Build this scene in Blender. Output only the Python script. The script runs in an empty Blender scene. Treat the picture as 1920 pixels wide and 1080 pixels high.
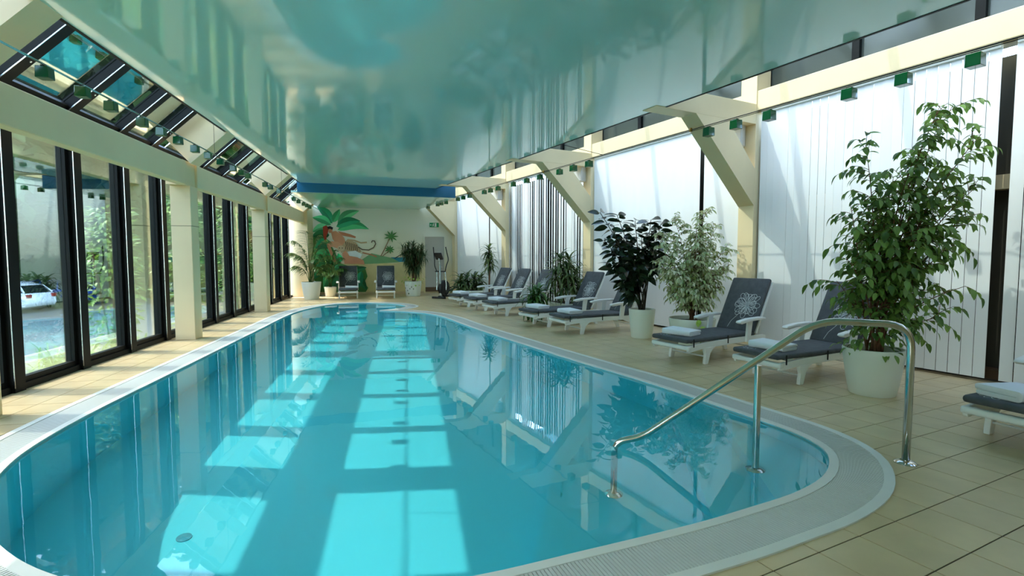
import bpy, bmesh, math, random
from mathutils import Vector, Matrix
random.seed(7)
scene = bpy.context.scene
R = math.radians
# ---------------------------------------------------------------- camera
EYE = Vector((0, 0, 1.45))
YAW, PIT = math.atan2(194, 960), math.atan2(58, 960)
FW = Vector((math.sin(YAW) * math.cos(PIT), math.cos(YAW) * math.cos(PIT), -math.sin(PIT)))
RT = Vector((math.cos(YAW), -math.sin(YAW), 0))
UPV = RT.cross(FW)
cd = bpy.data.cameras.new('camera')
cd.sensor_fit = 'HORIZONTAL'
cd.sensor_width = 36.0
cd.lens = 18.0
cd.clip_start = 0.05
cam = bpy.data.objects.new('camera', cd)
scene.collection.objects.link(cam)
cam.matrix_world = Matrix(((RT.x, UPV.x, -FW.x, EYE.x), (RT.y, UPV.y, -FW.y, EYE.y), (RT.z, UPV.z, -FW.z, EYE.z), (0, 0, 0, 1)))
scene.camera = cam
# ---------------------------------------------------------------- sky, sun, exposure
SUN_AZ = R(-11.5)                     # the way the light travels over the floor
SUN_EL = math.atan2(1.0, 0.79)
world = bpy.data.worlds.new('sky')
scene.world = world
world.use_nodes = True
wn = world.node_tree
wn.nodes.clear()
wo = wn.nodes.new('ShaderNodeOutputWorld')
wb = wn.nodes.new('ShaderNodeBackground')
sk = wn.nodes.new('ShaderNodeTexSky')
sk.sky_type = 'NISHITA'
sk.sun_disc = False
sk.sun_elevation = SUN_EL
sk.sun_rotation = math.pi / 2 - (SUN_AZ + math.pi)
sk.air_density = 1.0
sk.dust_density = 1.5
wb.inputs['Strength'].default_value = 2.7
wn.links.new(sk.outputs[0], wb.inputs[0])
wn.links.new(wb.outputs[0], wo.inputs[0])
sl = bpy.data.lights.new('sun', 'SUN')
sl.energy = 5.6
sl.angle = R(0.53)
sl.color = (1.0, 0.95, 0.86)
sl.cycles.is_caustics_light = True
sun = bpy.data.objects.new('sun', sl)
scene.collection.objects.link(sun)
sdir = Vector((math.cos(SUN_AZ) * math.cos(SUN_EL), math.sin(SUN_AZ) * math.cos(SUN_EL), -math.sin(SUN_EL)))
sun.rotation_euler = sdir.to_track_quat('-Z', 'Y').to_euler()
sun.location = (-20, 5, 25)
vs = scene.view_settings
vs.view_transform = 'Standard'
vs.look = 'None'
vs.gamma = 1.0
vs.exposure = 0.72
vs.use_curve_mapping = False
cy = scene.cycles
cy.use_denoising = True
cy.max_bounces = 14
cy.diffuse_bounces = 6
cy.glossy_bounces = 5
cy.transmission_bounces = 8
cy.transparent_max_bounces = 24
cy.sample_clamp_indirect = 6.0
cy.caustics_refractive = True
cy.caustics_reflective = False
# ---------------------------------------------------------------- materials
MATS = {}
def lin(r, g, b):
    f = lambda c: (c / 255 / 12.92) if c / 255 <= 0.04045 else ((c / 255 + 0.055) / 1.055) ** 2.4
    return (f(r), f(g), f(b), 1)
def pm(name, rgb, rough=0.5, metal=0.0, var=0.0, vscale=6.0, bump=0.0, bscale=40.0, spec=0.5, trans=0.0, emit=None, estr=0.0, coat=0.0):
    m = bpy.data.materials.new(name)
    m.use_nodes = True
    nt = m.node_tree
    b = nt.nodes['Principled BSDF']
    c = lin(*rgb)
    b.inputs['Base Color'].default_value = c
    b.inputs['Roughness'].default_value = rough
    b.inputs['Metallic'].default_value = metal
    b.inputs['Specular IOR Level'].default_value = spec
    b.inputs['Coat Weight'].default_value = coat
    if trans:
        b.inputs['Transmission Weight'].default_value = trans
    if emit:
        b.inputs['Emission Color'].default_value = lin(*emit)
        b.inputs['Emission Strength'].default_value = estr
    tc = None
    if var or bump:
        tc = nt.nodes.new('ShaderNodeTexCoord')
    if var:
        n = nt.nodes.new('ShaderNodeTexNoise')
        n.inputs['Scale'].default_value = vscale
        n.inputs['Detail'].default_value = 6
        oi = nt.nodes.new('ShaderNodeObjectInfo')
        ad = nt.nodes.new('ShaderNodeVectorMath')
        ad.operation = 'ADD'
        nt.links.new(tc.outputs['Object'], ad.inputs[0])
        nt.links.new(oi.outputs['Random'], ad.inputs[1])
        nt.links.new(ad.outputs[0], n.inputs['Vector'])
        r = nt.nodes.new('ShaderNodeValToRGB')
        r.color_ramp.elements[0].position = 0.3
        r.color_ramp.elements[1].position = 0.7
        r.color_ramp.elements[0].color = tuple(x * (1 - var) for x in c[:3]) + (1,)
        r.color_ramp.elements[1].color = tuple(min(1, x * (1 + var)) for x in c[:3]) + (1,)
        nt.links.new(n.outputs['Fac'], r.inputs[0])
        nt.links.new(r.outputs[0], b.inputs['Base Color'])
    if bump:
        n2 = nt.nodes.new('ShaderNodeTexNoise')
        n2.inputs['Scale'].default_value = bscale
        n2.inputs['Detail'].default_value = 4
        nt.links.new(tc.outputs['Object'], n2.inputs['Vector'])
        bp = nt.nodes.new('ShaderNodeBump')
        bp.inputs['Strength'].default_value = bump
        bp.inputs['Distance'].default_value = 0.01
        nt.links.new(n2.outputs['Fac'], bp.inputs['Height'])
        nt.links.new(bp.outputs[0], b.inputs['Normal'])
    MATS[name] = m
    return m
def glass(name, tint, refl, rcol=(255, 255, 255)):
    m = bpy.data.materials.new(name)
    m.use_nodes = True
    nt = m.node_tree
    nt.nodes.clear()
    o = nt.nodes.new('ShaderNodeOutputMaterial')
    t = nt.nodes.new('ShaderNodeBsdfTransparent')
    t.inputs[0].default_value = (*tint, 1)
    g = nt.nodes.new('ShaderNodeBsdfGlossy')
    g.inputs['Roughness'].default_value = 0.0
    g.inputs['Color'].default_value = lin(*rcol)
    fr = nt.nodes.new('ShaderNodeLayerWeight')
    fr.inputs[0].default_value = 0.5
    pw = nt.nodes.new('ShaderNodeMath')
    pw.operation = 'POWER'
    pw.inputs[1].default_value = 4.0
    nt.links.new(fr.outputs['Facing'], pw.inputs[0])
    mr = nt.nodes.new('ShaderNodeMapRange')
    mr.inputs['To Min'].default_value = refl
    mr.inputs['To Max'].default_value = 1.0
    nt.links.new(pw.outputs[0], mr.inputs[0])
    mx = nt.nodes.new('ShaderNodeMixShader')
    nt.links.new(mr.outputs[0], mx.inputs[0])
    nt.links.new(t.outputs[0], mx.inputs[1])
    nt.links.new(g.outputs[0], mx.inputs[2])
    nt.links.new(mx.outputs[0], o.inputs[0])
    MATS[name] = m
    return m
pm('cream', (235, 215, 172), 0.55, var=0.04, vscale=1.5, bump=0.05)
pm('plaster', (240, 236, 214), 0.7, var=0.03, vscale=1.0)
pm('tile', (210, 188, 146), 0.32, var=0.10, vscale=3.0, bump=0.03, bscale=25)
pm('grout', (66, 56, 40), 0.9)
pm('coping', (226, 228, 222), 0.45, var=0.02)
pm('grate', (205, 208, 204), 0.5)
pm('channel', (70, 72, 68), 0.8)
pm('liner', (88, 228, 244), 0.6, var=0.02, vscale=0.6)
pm('liner_mark', (60, 160, 178), 0.6)
pm('ceiling_film', (178, 222, 215), 0.065, spec=0.6)
pm('blue', (18, 104, 146), 0.35)
pm('black', (12, 15, 15), 0.5, spec=0.15)
pm('alu', (190, 196, 198), 0.25, 1.0)
pm('steel', (205, 205, 200), 0.12, 1.0)
pm('dark_wall', (70, 66, 54), 0.8)
pm('slat', (232, 236, 238), 0.7, var=0.015, vscale=2)
pm('white', (234, 236, 232), 0.35)
pm('pot', (226, 230, 218), 0.4)
pm('soil', (52, 40, 28), 0.95, var=0.3, vscale=40)
pm('cushion', (74, 78, 82), 0.75, var=0.18, vscale=14, bump=0.15, bscale=30)
pm('print', (205, 208, 208), 0.8)
pm('strap', (20, 20, 22), 0.7)
pm('towel', (238, 240, 242), 0.95, bump=0.4, bscale=250)
pm('speaker_grey', (205, 205, 200), 0.5)
pm('door_grey', (186, 182, 170), 0.5)
pm('brown', (96, 72, 48), 0.6)
pm('bark', (104, 70, 46), 0.8, var=0.3, vscale=30)
pm('bark_dark', (52, 44, 34), 0.8)
pm('rubber', (22, 22, 24), 0.5)
pm('asphalt', (96, 98, 98), 0.9, var=0.1)
pm('grass', (92, 128, 50), 0.9, var=0.35, vscale=12)
pm('red', (150, 30, 24), 0.3)
pm('car_white', (228, 230, 230), 0.15, coat=0.5)
pm('car_blue', (24, 74, 158), 0.15, coat=0.5)
pm('car_glass', (22, 28, 30), 0.05)
pm('exit_green', (22, 150, 92), 0.4)
pm('brass', (150, 120, 60), 0.3, 1.0)
def leafmat(name, a, b, rough=0.45, spec=0.5, tl=0.25):
    m = bpy.data.materials.new(name)
    m.use_nodes = True
    nt = m.node_tree
    bs = nt.nodes['Principled BSDF']
    bs.inputs['Roughness'].default_value = rough
    bs.inputs['Specular IOR Level'].default_value = spec
    ge = nt.nodes.new('ShaderNodeNewGeometry')
    oi = nt.nodes.new('ShaderNodeObjectInfo')
    ad = nt.nodes.new('ShaderNodeMath')
    ad.operation = 'ADD'
    nt.links.new(ge.outputs['Random Per Island'], ad.inputs[0])
    nt.links.new(oi.outputs['Random'], ad.inputs[1])
    fr = nt.nodes.new('ShaderNodeMath')
    fr.operation = 'FRACT'
    nt.links.new(ad.outputs[0], fr.inputs[0])
    mx = nt.nodes.new('ShaderNodeValToRGB')
    mx.color_ramp.elements[0].color = lin(*a)
    mx.color_ramp.elements[1].color = lin(*b)
    nt.links.new(fr.outputs[0], mx.inputs[0])
    nt.links.new(mx.outputs[0], bs.inputs['Base Color'])
    t = nt.nodes.new('ShaderNodeBsdfTranslucent')
    nt.links.new(mx.outputs[0], t.inputs[0])
    ms = nt.nodes.new('ShaderNodeMixShader')
    ms.inputs[0].default_value = tl
    out = nt.nodes['Material Output']
    nt.links.new(bs.outputs[0], ms.inputs[1])
    nt.links.new(t.outputs[0], ms.inputs[2])
    nt.links.new(ms.outputs[0], out.inputs[0])
    MATS[name] = m
leafmat('leaf_ficus', (66, 100, 40), (142, 178, 88), tl=0.38)
leafmat('leaf_rubber', (18, 34, 20), (44, 62, 38), 0.25, 0.6, 0.05)
leafmat('leaf_varieg', (136, 158, 84), (234, 236, 202))
leafmat('leaf_drac', (46, 70, 34), (120, 140, 84))
leafmat('leaf_fern', (40, 84, 34), (86, 130, 56))
leafmat('leaf_palm', (48, 86, 34), (110, 138, 64))
leafmat('leaf_bush', (34, 58, 30), (84, 108, 62))
leafmat('leaf_vine', (150, 190, 60), (196, 220, 110))
leafmat('leaf_out', (70, 110, 44), (150, 180, 84))
leafmat('leaf_far', (28, 50, 28), (70, 96, 52))
glass('solar_glass', (0.86, 0.90, 0.88), 0.45, (236, 246, 238))
glass('roof_glass', (0.60, 0.64, 0.63), 0.34, (236, 246, 240))
pm('dark_glass', (72, 80, 76), 0.08)
# water: clear refracting surface
wm = bpy.data.materials.new('water')
wm.use_nodes = True
_nt = wm.node_tree
_nt.nodes.clear()
_o = _nt.nodes.new('ShaderNodeOutputMaterial')
_g = _nt.nodes.new('ShaderNodeBsdfGlass')
_g.inputs['Roughness'].default_value = 0.0
_g.inputs['IOR'].default_value = 1.33
_g.inputs['Color'].default_value = (0.93, 0.99, 1.0, 1)
_tc = _nt.nodes.new('ShaderNodeTexCoord')
_nz = _nt.nodes.new('ShaderNodeTexNoise')
_nz.inputs['Scale'].default_value = 3.0
_nz.inputs['Detail'].default_value = 2.0
_bp = _nt.nodes.new('ShaderNodeBump')
_bp.inputs['Strength'].default_value = 0.03
_bp.inputs['Distance'].default_value = 0.02
_nt.links.new(_tc.outputs['Object'], _nz.inputs['Vector'])
_nt.links.new(_nz.outputs['Fac'], _bp.inputs['Height'])
_nt.links.new(_bp.outputs[0], _g.inputs['Normal'])
_nt.links.new(_g.outputs[0], _o.inputs[0])
MATS['water'] = wm
# green lamp glass
pm('lamp_green', (8, 84, 42), 0.08, trans=0.1, coat=0.3)
# ---------------------------------------------------------------- mesh helpers
COL = scene.collection
class MB:
    def __init__(s):
        s.v = []; s.f = []; s.M = Matrix.Identity(4)
    def add(s, vs_, fs_):
        o = len(s.v)
        s.v += [s.M @ Vector(p) for p in vs_]
        s.f += [tuple(i + o for i in f) for f in fs_]
        return s
    def box(s, x0, x1, y0, y1, z0, z1):
        return s.add([(x0, y0, z0), (x1, y0, z0), (x1, y1, z0), (x0, y1, z0), (x0, y0, z1), (x1, y0, z1), (x1, y1, z1), (x0, y1, z1)],
                     [(0, 3, 2, 1), (4, 5, 6, 7), (0, 1, 5, 4), (1, 2, 6, 5), (2, 3, 7, 6), (3, 0, 4, 7)])
    def prism(s, pts, fn, a, b):
        """outline pts (2D) lifted by fn(p, h) at h = a and h = b"""
        n = len(pts)
        vv = [fn(p, a) for p in pts] + [fn(p, b) for p in pts]
        return s.add(vv, [tuple(range(n - 1, -1, -1)), tuple(range(n, 2 * n))] + [(i, (i + 1) % n, n + (i + 1) % n, n + i) for i in range(n)])
    def lathe(s, prof, n=24, cap0=True, cap1=False):
        vv = []; ff = []
        for r, z in prof:
            for k in range(n):
                a = 2 * math.pi * k / n
                vv.append((r * math.cos(a), r * math.sin(a), z))
        for i in range(len(prof) - 1):
            for k in range(n):
                ff.append((i * n + k, i * n + (k + 1) % n, (i + 1) * n + (k + 1) % n, (i + 1) * n + k))
        if cap0: ff.append(tuple(range(n - 1, -1, -1)))
        if cap1: ff.append(tuple((len(prof) - 1) * n + k for k in range(n)))
        return s.add(vv, ff)
    def tube(s, path, rad, n=8, cap=True):
        P = [Vector(p) for p in path]
        if not hasattr(rad, '__len__'): rad = [rad] * len(P)
        vv = []; ff = []; prev = None
        for i, p in enumerate(P):
            t = (P[min(i + 1, len(P) - 1)] - P[max(i - 1, 0)])
            if t.length < 1e-9: t = Vector((0, 0, 1))
            t.normalize()
            if prev is None:
                prev = t.orthogonal().normalized()
            prev = (prev - t * prev.dot(t))
            if prev.length < 1e-6: prev = t.orthogonal()
            prev.normalize()
            q = t.cross(prev)
            for k in range(n):
                a = 2 * math.pi * k / n
                vv.append(p + prev * (rad[i] * math.cos(a)) + q * (rad[i] * math.sin(a)))
        for i in range(len(P) - 1):
            for k in range(n):
                ff.append((i * n + k, i * n + (k + 1) % n, (i + 1) * n + (k + 1) % n, (i + 1) * n + k))
        if cap:
            ff.append(tuple(range(n - 1, -1, -1)))
            ff.append(tuple((len(P) - 1) * n + k for k in range(n)))
        return s.add(vv, ff)
    def bar(s, a, b, w, h):
        """rectangular bar from a to b, w sideways, h upward"""
        a = Vector(a); b = Vector(b); d = (b - a).normalized()
        sd = d.cross(Vector((0, 0, 1)))
        if sd.length < 1e-4: sd = Vector((1, 0, 0))
        sd.normalize(); up = sd.cross(d)
        vv = []
        for p in (a, b):
            for i, j in ((-1, -1), (1, -1), (1, 1), (-1, 1)):
                vv.append(p + sd * (i * w / 2) + up * (j * h / 2))
        return s.add(vv, [(0, 1, 2, 3), (7, 6, 5, 4), (0, 4, 5, 1), (1, 5, 6, 2), (2, 6, 7, 3), (3, 7, 4, 0)])
    def mesh(s, name, m, smooth=False, bevel=0.0, seg=2):
        me = bpy.data.meshes.new(name)
        me.from_pydata([tuple(p) for p in s.v], [], s.f)
        bm = bmesh.new(); bm.from_mesh(me)
        bmesh.ops.recalc_face_normals(bm, faces=bm.faces)
        if bevel:
            bmesh.ops.bevel(bm, geom=[e for e in bm.edges if len(e.link_faces) == 2 and e.calc_face_angle(0) > 0.5], offset=bevel, segments=seg, profile=0.5, affect='EDGES', clamp_overlap=True)
        bm.to_mesh(me); bm.free()
        if smooth:
            for p in me.polygons: p.use_smooth = True
            if smooth != 'all':
                try: me.set_sharp_from_angle(angle=R(40))
                except Exception: pass
        me.materials.append(MATS[m])
        return me
    def build(s, name, m, parent=None, smooth=False, bevel=0.0, seg=2, loc=None):
        return link(name, s.mesh(name, m, smooth, bevel, seg), parent, loc)
def link(name, data, parent=None, loc=None):
    o = bpy.data.objects.new(name, data)
    COL.objects.link(o)
    if parent is not None: o.parent = parent
    if loc is not None: o.location = loc
    return o
def tag(o, label=None, cat=None, group=None, kind=None):
    if label: o['label'] = label
    if cat: o['category'] = cat
    if group: o['group'] = group
    if kind: o['kind'] = kind
    return o
def thing(name, label, cat, loc=(0, 0, 0), rz=0.0, group=None):
    o = link(name, None)
    o.empty_display_size = 0.1
    o.location = loc; o.rotation_euler = (0, 0, rz)
    return tag(o, label, cat, group)
def struct(name, label=None, loc=(0, 0, 0)):
    o = link(name, None, loc=loc)
    return tag(o, label, kind='structure')
def copy_tree(o, parent=None):
    c = o.copy(); COL.objects.link(c)
    if parent is not None:
        c.parent = parent
    for ch in list(o.children): copy_tree(ch, c)
    return c
def px(s, *a, **k): return MB().box(*a)
ORD = ['first', 'second', 'third', 'fourth', 'fifth', 'sixth', 'seventh', 'eighth', 'ninth', 'tenth', 'eleventh', 'twelfth', 'thirteenth', 'fourteenth', 'fifteenth', 'sixteenth', 'seventeenth', 'eighteenth', 'nineteenth', 'twentieth', 'twenty-first', 'twenty-second', 'twenty-third', 'twenty-fourth', 'twenty-fifth']
# right wall frame: U points out through the wall, V runs away along it
TH = R(16.3)
U = Vector((math.cos(TH), math.sin(TH), 0)); V = Vector((-math.sin(TH), math.cos(TH), 0))
P0 = Vector((5.9, 6.5, 0))
MW = Matrix(((U.x, V.x, 0, P0.x), (U.y, V.y, 0, P0.y), (0, 0, 1, 0), (0, 0, 0, 1)))
def W(u, v, z=0.0): return P0 + U * u + V * v + Vector((0, 0, z))
YB = 20.9      # back wall
YN = -3.2      # wall behind the camera
XL = -4.15     # inner face of the window wall
ZC = 3.63      # ceiling
# ================================================================ STRUCTURE
# ---------------------------------------------------------------- pool outline
WATER = [(-2.90, 5.4), (-2.91, 7), (-2.92, 9), (-2.93, 11), (-2.95, 13), (-2.9, 14.3), (-2.72, 15.3), (-2.38, 16.2), (-1.83, 16.65), (-1.1, 16.62), (-.45, 16.15), (-.1, 15.42), (-.23, 14.85), (-.6, 14.45), (-.8, 14.28), (-.55, 14.08), (-.1, 13.85), (.44, 13.27), (.83, 12.3), (1.1, 11.09), (1.37, 9.96), (1.85, 8.2), (2.27, 6.72), (2.63, 5.6), (2.83, 4.84), (2.97, 4.25), (3.09, 3.71), (3.09, 3.38), (2.98, 3.12), (2.7, 2.85), (2.32, 2.66), (1.86, 2.53), (1.49, 2.44), (.84, 2.32), (.2, 2.22), (-.5, 2.24), (-1.1, 2.38), (-1.61, 2.62), (-2.03, 2.95), (-2.42, 3.4), (-2.68, 3.93), (-2.83, 4.5)]
def catmull(pts, sub):
    n = len(pts); out = []
    P = [Vector((*p, 0)) for p in pts]
    for i in range(n):
        a, b, c, d = P[i - 1], P[i], P[(i + 1) % n], P[(i + 2) % n]
        for k in range(sub):
            t = k / sub
            out.append(0.5 * ((2 * b) + (c - a) * t + (2 * a - 5 * b + 4 * c - d) * t * t + (3 * b - a - 3 * c + d) * t ** 3))
    return out
raw = catmull(WATER, 24)
def resample(P, step):
    n = len(P); L = [0.0]
    for i in range(n): L.append(L[-1] + (P[(i + 1) % n] - P[i]).length)
    m = int(L[-1] / step); out = []; j = 0
    for k in range(m):
        s = L[-1] * k / m
        while L[j + 1] < s: j += 1
        t = (s - L[j]) / (L[j + 1] - L[j])
        out.append(P[j].lerp(P[(j + 1) % n], t))
    return out
POOL = resample(raw, 0.10)
NP_ = len(POOL)
area = sum(POOL[i].x * POOL[(i + 1) % NP_].y - POOL[(i + 1) % NP_].x * POOL[i].y for i in range(NP_))
SGN = 1 if area > 0 else -1
NRM = []
for i in range(NP_):
    t = (POOL[(i + 1) % NP_] - POOL[i - 1]).normalized()
    NRM.append(Vector((t.y, -t.x, 0)) * SGN)
COPW = 0.37
WID = []
for i in range(NP_):
    w = COPW
    while w > 0.02:
        q = POOL[i] + NRM[i] * w
        if all((q - p).length >= 0.93 * w for p in POOL): break
        w -= 0.02
    WID.append(w)
for _ in range(3):
    WID = [min(WID[i], (WID[i - 1] + WID[i] + WID[(i + 1) % NP_]) / 3) for i in range(NP_)]
def inside(x, y):
    c = False; j = NP_ - 1
    for i in range(NP_):
        a, b = POOL[i], POOL[j]
        if (a.y > y) != (b.y > y) and x < (b.x - a.x) * (y - a.y) / (b.y - a.y) + a.x: c = not c
        j = i
    return c
PC = POOL[::2]
def pdist(x, y):
    return math.sqrt(min((p.x - x) ** 2 + (p.y - y) ** 2 for p in PC))
def ring(fr0, fr1, z0, z1):
    """a ring of the coping between two fractions of its width"""
    m = MB(); vv = []; ff = []
    for i in range(NP_):
        a = POOL[i] + NRM[i] * (WID[i] * fr0); b = POOL[i] + NRM[i] * (WID[i] * fr1)
        vv += [(a.x, a.y, z0), (a.x, a.y, z1), (b.x, b.y, z1), (b.x, b.y, z0)]
    for i in range(NP_):
        j = (i + 1) % NP_
        for k in range(3):
            ff.append((4 * i + k, 4 * j + k, 4 * j + k + 1, 4 * i + k + 1))
    return m.add(vv, ff)
basin = struct('pool', 'freeform turquoise swimming pool with white overflow edge')
m = MB(); n = NP_
ZP = -1.32
m.add([(p.x, p.y, 0.0) for p in POOL] + [(p.x, p.y, ZP) for p in POOL], [(i, (i + 1) % n, n + (i + 1) % n, n + i) for i in range(n)])
o = m.build('pool_wall', 'liner', basin, smooth='all'); o.cycles.is_caustics_receiver = True
m = MB(); m.add([(p.x, p.y, ZP) for p in POOL], [tuple(range(n)) if SGN > 0 else tuple(range(n - 1, -1, -1))])
o = m.build('pool_floor', 'liner', basin); o.cycles.is_caustics_receiver = True
# entry steps at the rail end
def clip(poly, p, d):
    out = []
    for i in range(len(poly)):
        a, b = poly[i], poly[(i + 1) % len(poly)]
        da, db = (a - p).dot(d), (b - p).dot(d)
        if da >= 0: out.append(a)
        if (da >= 0) != (db >= 0): out.append(a.lerp(b, da / (da - db)))
    return out
RD = Vector((-0.93, 0.37, 0)).normalized()          # down the stairs, into the pool
near = clip([p for p in POOL], Vector((0, 7.5, 0)), Vector((0, -1, 0)))
for dist, zt in ((0.62, -0.30), (1.02, -0.58), (2.15, -0.90)):
    q = Vector((3.10, 3.1, 0)) + RD * dist
    pg = clip(near, q, -RD)
    m = MB(); m.prism([(p.x, p.y) for p in pg], lambda p, h: (p[0], p[1], h), ZP, zt)
    o = m.build('pool_step', 'liner', basin); o.cycles.is_caustics_receiver = True
# drain in the pool floor
m = MB(); m.lathe([(0.05, 0), (0.05, 0.008), (0.02, 0.012)], 16, cap1=True)
o = m.build('floor_drain', 'liner_mark', basin, loc=(-1.62, 4.0, ZP)); o.cycles.is_caustics_receiver = True
# water
m = MB(); m.add([(p.x - 0.0, p.y, -0.012) for p in POOL], [tuple(range(n)) if SGN > 0 else tuple(range(n - 1, -1, -1))])
wat = m.build('pool_water', 'water')
tag(wat, 'clear still water filling the turquoise pool', kind='structure')
for p in wat.data.polygons: p.use_smooth = True
if wat.data.polygons[0].normal.z < 0: wat.data.flip_normals()
wat.cycles.is_caustics_caster = True
# overflow coping: lip, grating on a dark channel, outer rim
cop = struct('pool_coping', 'white overflow grating running around the pool')
ring(0.0, 0.16, -0.05, 0.010).build('lip', 'coping', cop, smooth=True)
ring(0.16, 0.84, -0.05, -0.008).build('channel', 'channel', cop)
ring(0.84, 1.0, -0.05, 0.010).build('rim', 'coping', cop, smooth=True)
fine = resample(raw, 0.020)
m = MB(); nf = len(fine)
for i in range(nf):
    p = fine[i]; t = (fine[(i + 1) % nf] - fine[i - 1]).normalized(); nn = Vector((t.y, -t.x, 0)) * SGN
    w = WID[int(i * NP_ / nf) % NP_]
    if w < 0.12: continue
    a = p + nn * (0.16 * w); b = p + nn * (0.84 * w); h = t * 0.0072
    m.add([(*(a - h).xy, .006), (*(a + h).xy, .006), (*(b + h).xy, .006), (*(b - h).xy, .006), (*(a - h).xy, -.008), (*(a + h).xy, -.008), (*(b + h).xy, -.008), (*(b - h).xy, -.008)],
          [(0, 1, 2, 3), (0, 4, 5, 1), (2, 6, 7, 3), (1, 5, 6, 2), (3, 7, 4, 0)])
o = m.build('grate_bars', 'grate', cop); tag(o, kind='stuff')
# ---------------------------------------------------------------- floor with tiles
XD = -3.27                # where the tile strip along the windows meets the rest
fl_ = struct('floor', 'beige square floor tiles of the pool deck')
T15 = R(15); TU = Vector((math.cos(T15), math.sin(T15))); TV = Vector((-math.sin(T15), math.cos(T15)))
PT = 1 / 3
def clip2(poly, px_, py_, dx, dy):
    out = []
    for i in range(len(poly)):
        a, b = poly[i], poly[(i + 1) % len(poly)]
        da = (a[0] - px_) * dx + (a[1] - py_) * dy; db = (b[0] - px_) * dx + (b[1] - py_) * dy
        if da >= 0: out.append(a)
        if (da >= 0) != (db >= 0):
            t = da / (da - db); out.append((a[0] + (b[0] - a[0]) * t, a[1] + (b[1] - a[1]) * t))
    return out
def tile_shape(corner, e1, e2):
    """list of convex polygons of one tile after cutting, or None"""
    g = 0.0036
    sq = [(corner.x + e1.x * a + e2.x * b, corner.y + e1.y * a + e2.y * b) for a, b in ((g, g), (PT - g, g), (PT - g, PT - g), (g, PT - g))]
    return sq
tiles = []
def try_tile(sq, strip):
    cx = sum(p[0] for p in sq) / 4; cy_ = sum(p[1] for p in sq) / 4
    if strip:
        if cx < XL - 0.2 or cx > XD + 0.2: return
        pg = clip2(sq, XL, 0, 1, 0); pg = clip2(pg, XD - .0028, 0, -1, 0) if len(pg) > 2 else pg
    else:
        if cx < XD - 0.25: return
        pg = clip2(sq, XD + .0028, 0, 1, 0)
    if len(pg) > 2: pg = clip2(pg, 0, YB, 0, -1)
    if len(pg) > 2: pg = clip2(pg, P0.x + U.x * 0.25, P0.y + U.y * 0.25, -U.x, -U.y)
    if len(pg) > 2: pg = clip2(pg, 0, YN, 0, 1)
    if len(pg) < 3: return
    d = pdist(cx, cy_)
    if inside(cx, cy_) and d > 0.3: return
    if d < 0.62:
        # cut around the pool: fine cells, the jagged rim lies under the coping
        cells = []
        N = 9
        a0 = Vector(sq[0]); e1 = Vector(sq[1]) - a0; e2 = Vector(sq[3]) - a0
        for i in range(N):
            for j in range(N):
                c = [tuple(a0 + e1 * (a / N) + e2 * (b / N)) for a, b in ((i, j), (i + 1, j), (i + 1, j + 1), (i, j + 1))]
                mx_, my_ = (c[0][0] + c[2][0]) / 2, (c[0][1] + c[2][1]) / 2
                if inside(mx_, my_) or pdist(mx_, my_) < 0.27: continue
                if strip and (mx_ > XD or mx_ < XL): continue
                if not strip and mx_ < XD: continue
                cells.append(c)
        if not cells: return
        tiles.append((math.hypot(cx, cy_), cx, cy_, cells))
        return
    tiles.append((math.hypot(cx, cy_), cx, cy_, [pg]))
# main field, turned 15 degrees, one corner of the grid at u = 3.102, v = 1.509
for i in range(-45, 45):
    for j in range(-30, 85):
        c = TU * (3.102 + i * PT) + TV * (1.509 + j * PT)
        if -4.6 < c.x < 10 and YN - .5 < c.y < YB + .4:
            try_tile(tile_shape(c, TU, TV), False)
for i in range(0, 4):
    for j in range(0, 75):
        c = Vector((XD - PT * (i + 1), YN + j * PT)); try_tile(tile_shape(c, Vector((1, 0)), Vector((0, 1))), True)
def in_view(x, y):
    p = Vector((x, y, 0)) - EYE; d = p.dot(FW)
    return d > 0.3 and abs(p.dot(RT) / d) < 1.04 and abs(p.dot(UPV) / d) < 0.60
tiles.sort(key=lambda t: (not in_view(t[1], t[2]), t[0]))
def tile_mb(polys, m):
    for pg in polys:
        m.prism(pg, lambda p, h: (p[0], p[1], h), -0.012, 0.0)
    return m
rest = MB(); count = 0
for d, x, y, polys in tiles:
    if count < 300 and in_view(x, y) :
        tile_mb(polys, MB()).build('tile', 'tile', fl_); count += 1
    else:
        tile_mb(polys, rest)
o = rest.build('tile_field', 'tile', fl_); tag(o, kind='stuff')
# grout bed with the pool cut out: ring outside the coping
m = MB()
step = 0.25
for i in range(int((12 + 4.3) / step)):
    for j in range(int((YB - YN) / step)):
        x = -4.3 + i * step; y = YN + j * step
        cx, cy_ = x + step / 2, y + step / 2
        if (Vector((cx, cy_, 0)) - P0).dot(U) > 0.55: continue
        if inside(cx, cy_) and pdist(cx, cy_) > 0.01: continue
        if pdist(cx, cy_) < 0.19: continue
        m.add([(x, y, -.004), (x + step, y, -.004), (x + step, y + step, -.004), (x, y + step, -.004)], [(0, 1, 2, 3)])
m.build('grout', 'grout', fl_)
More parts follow.
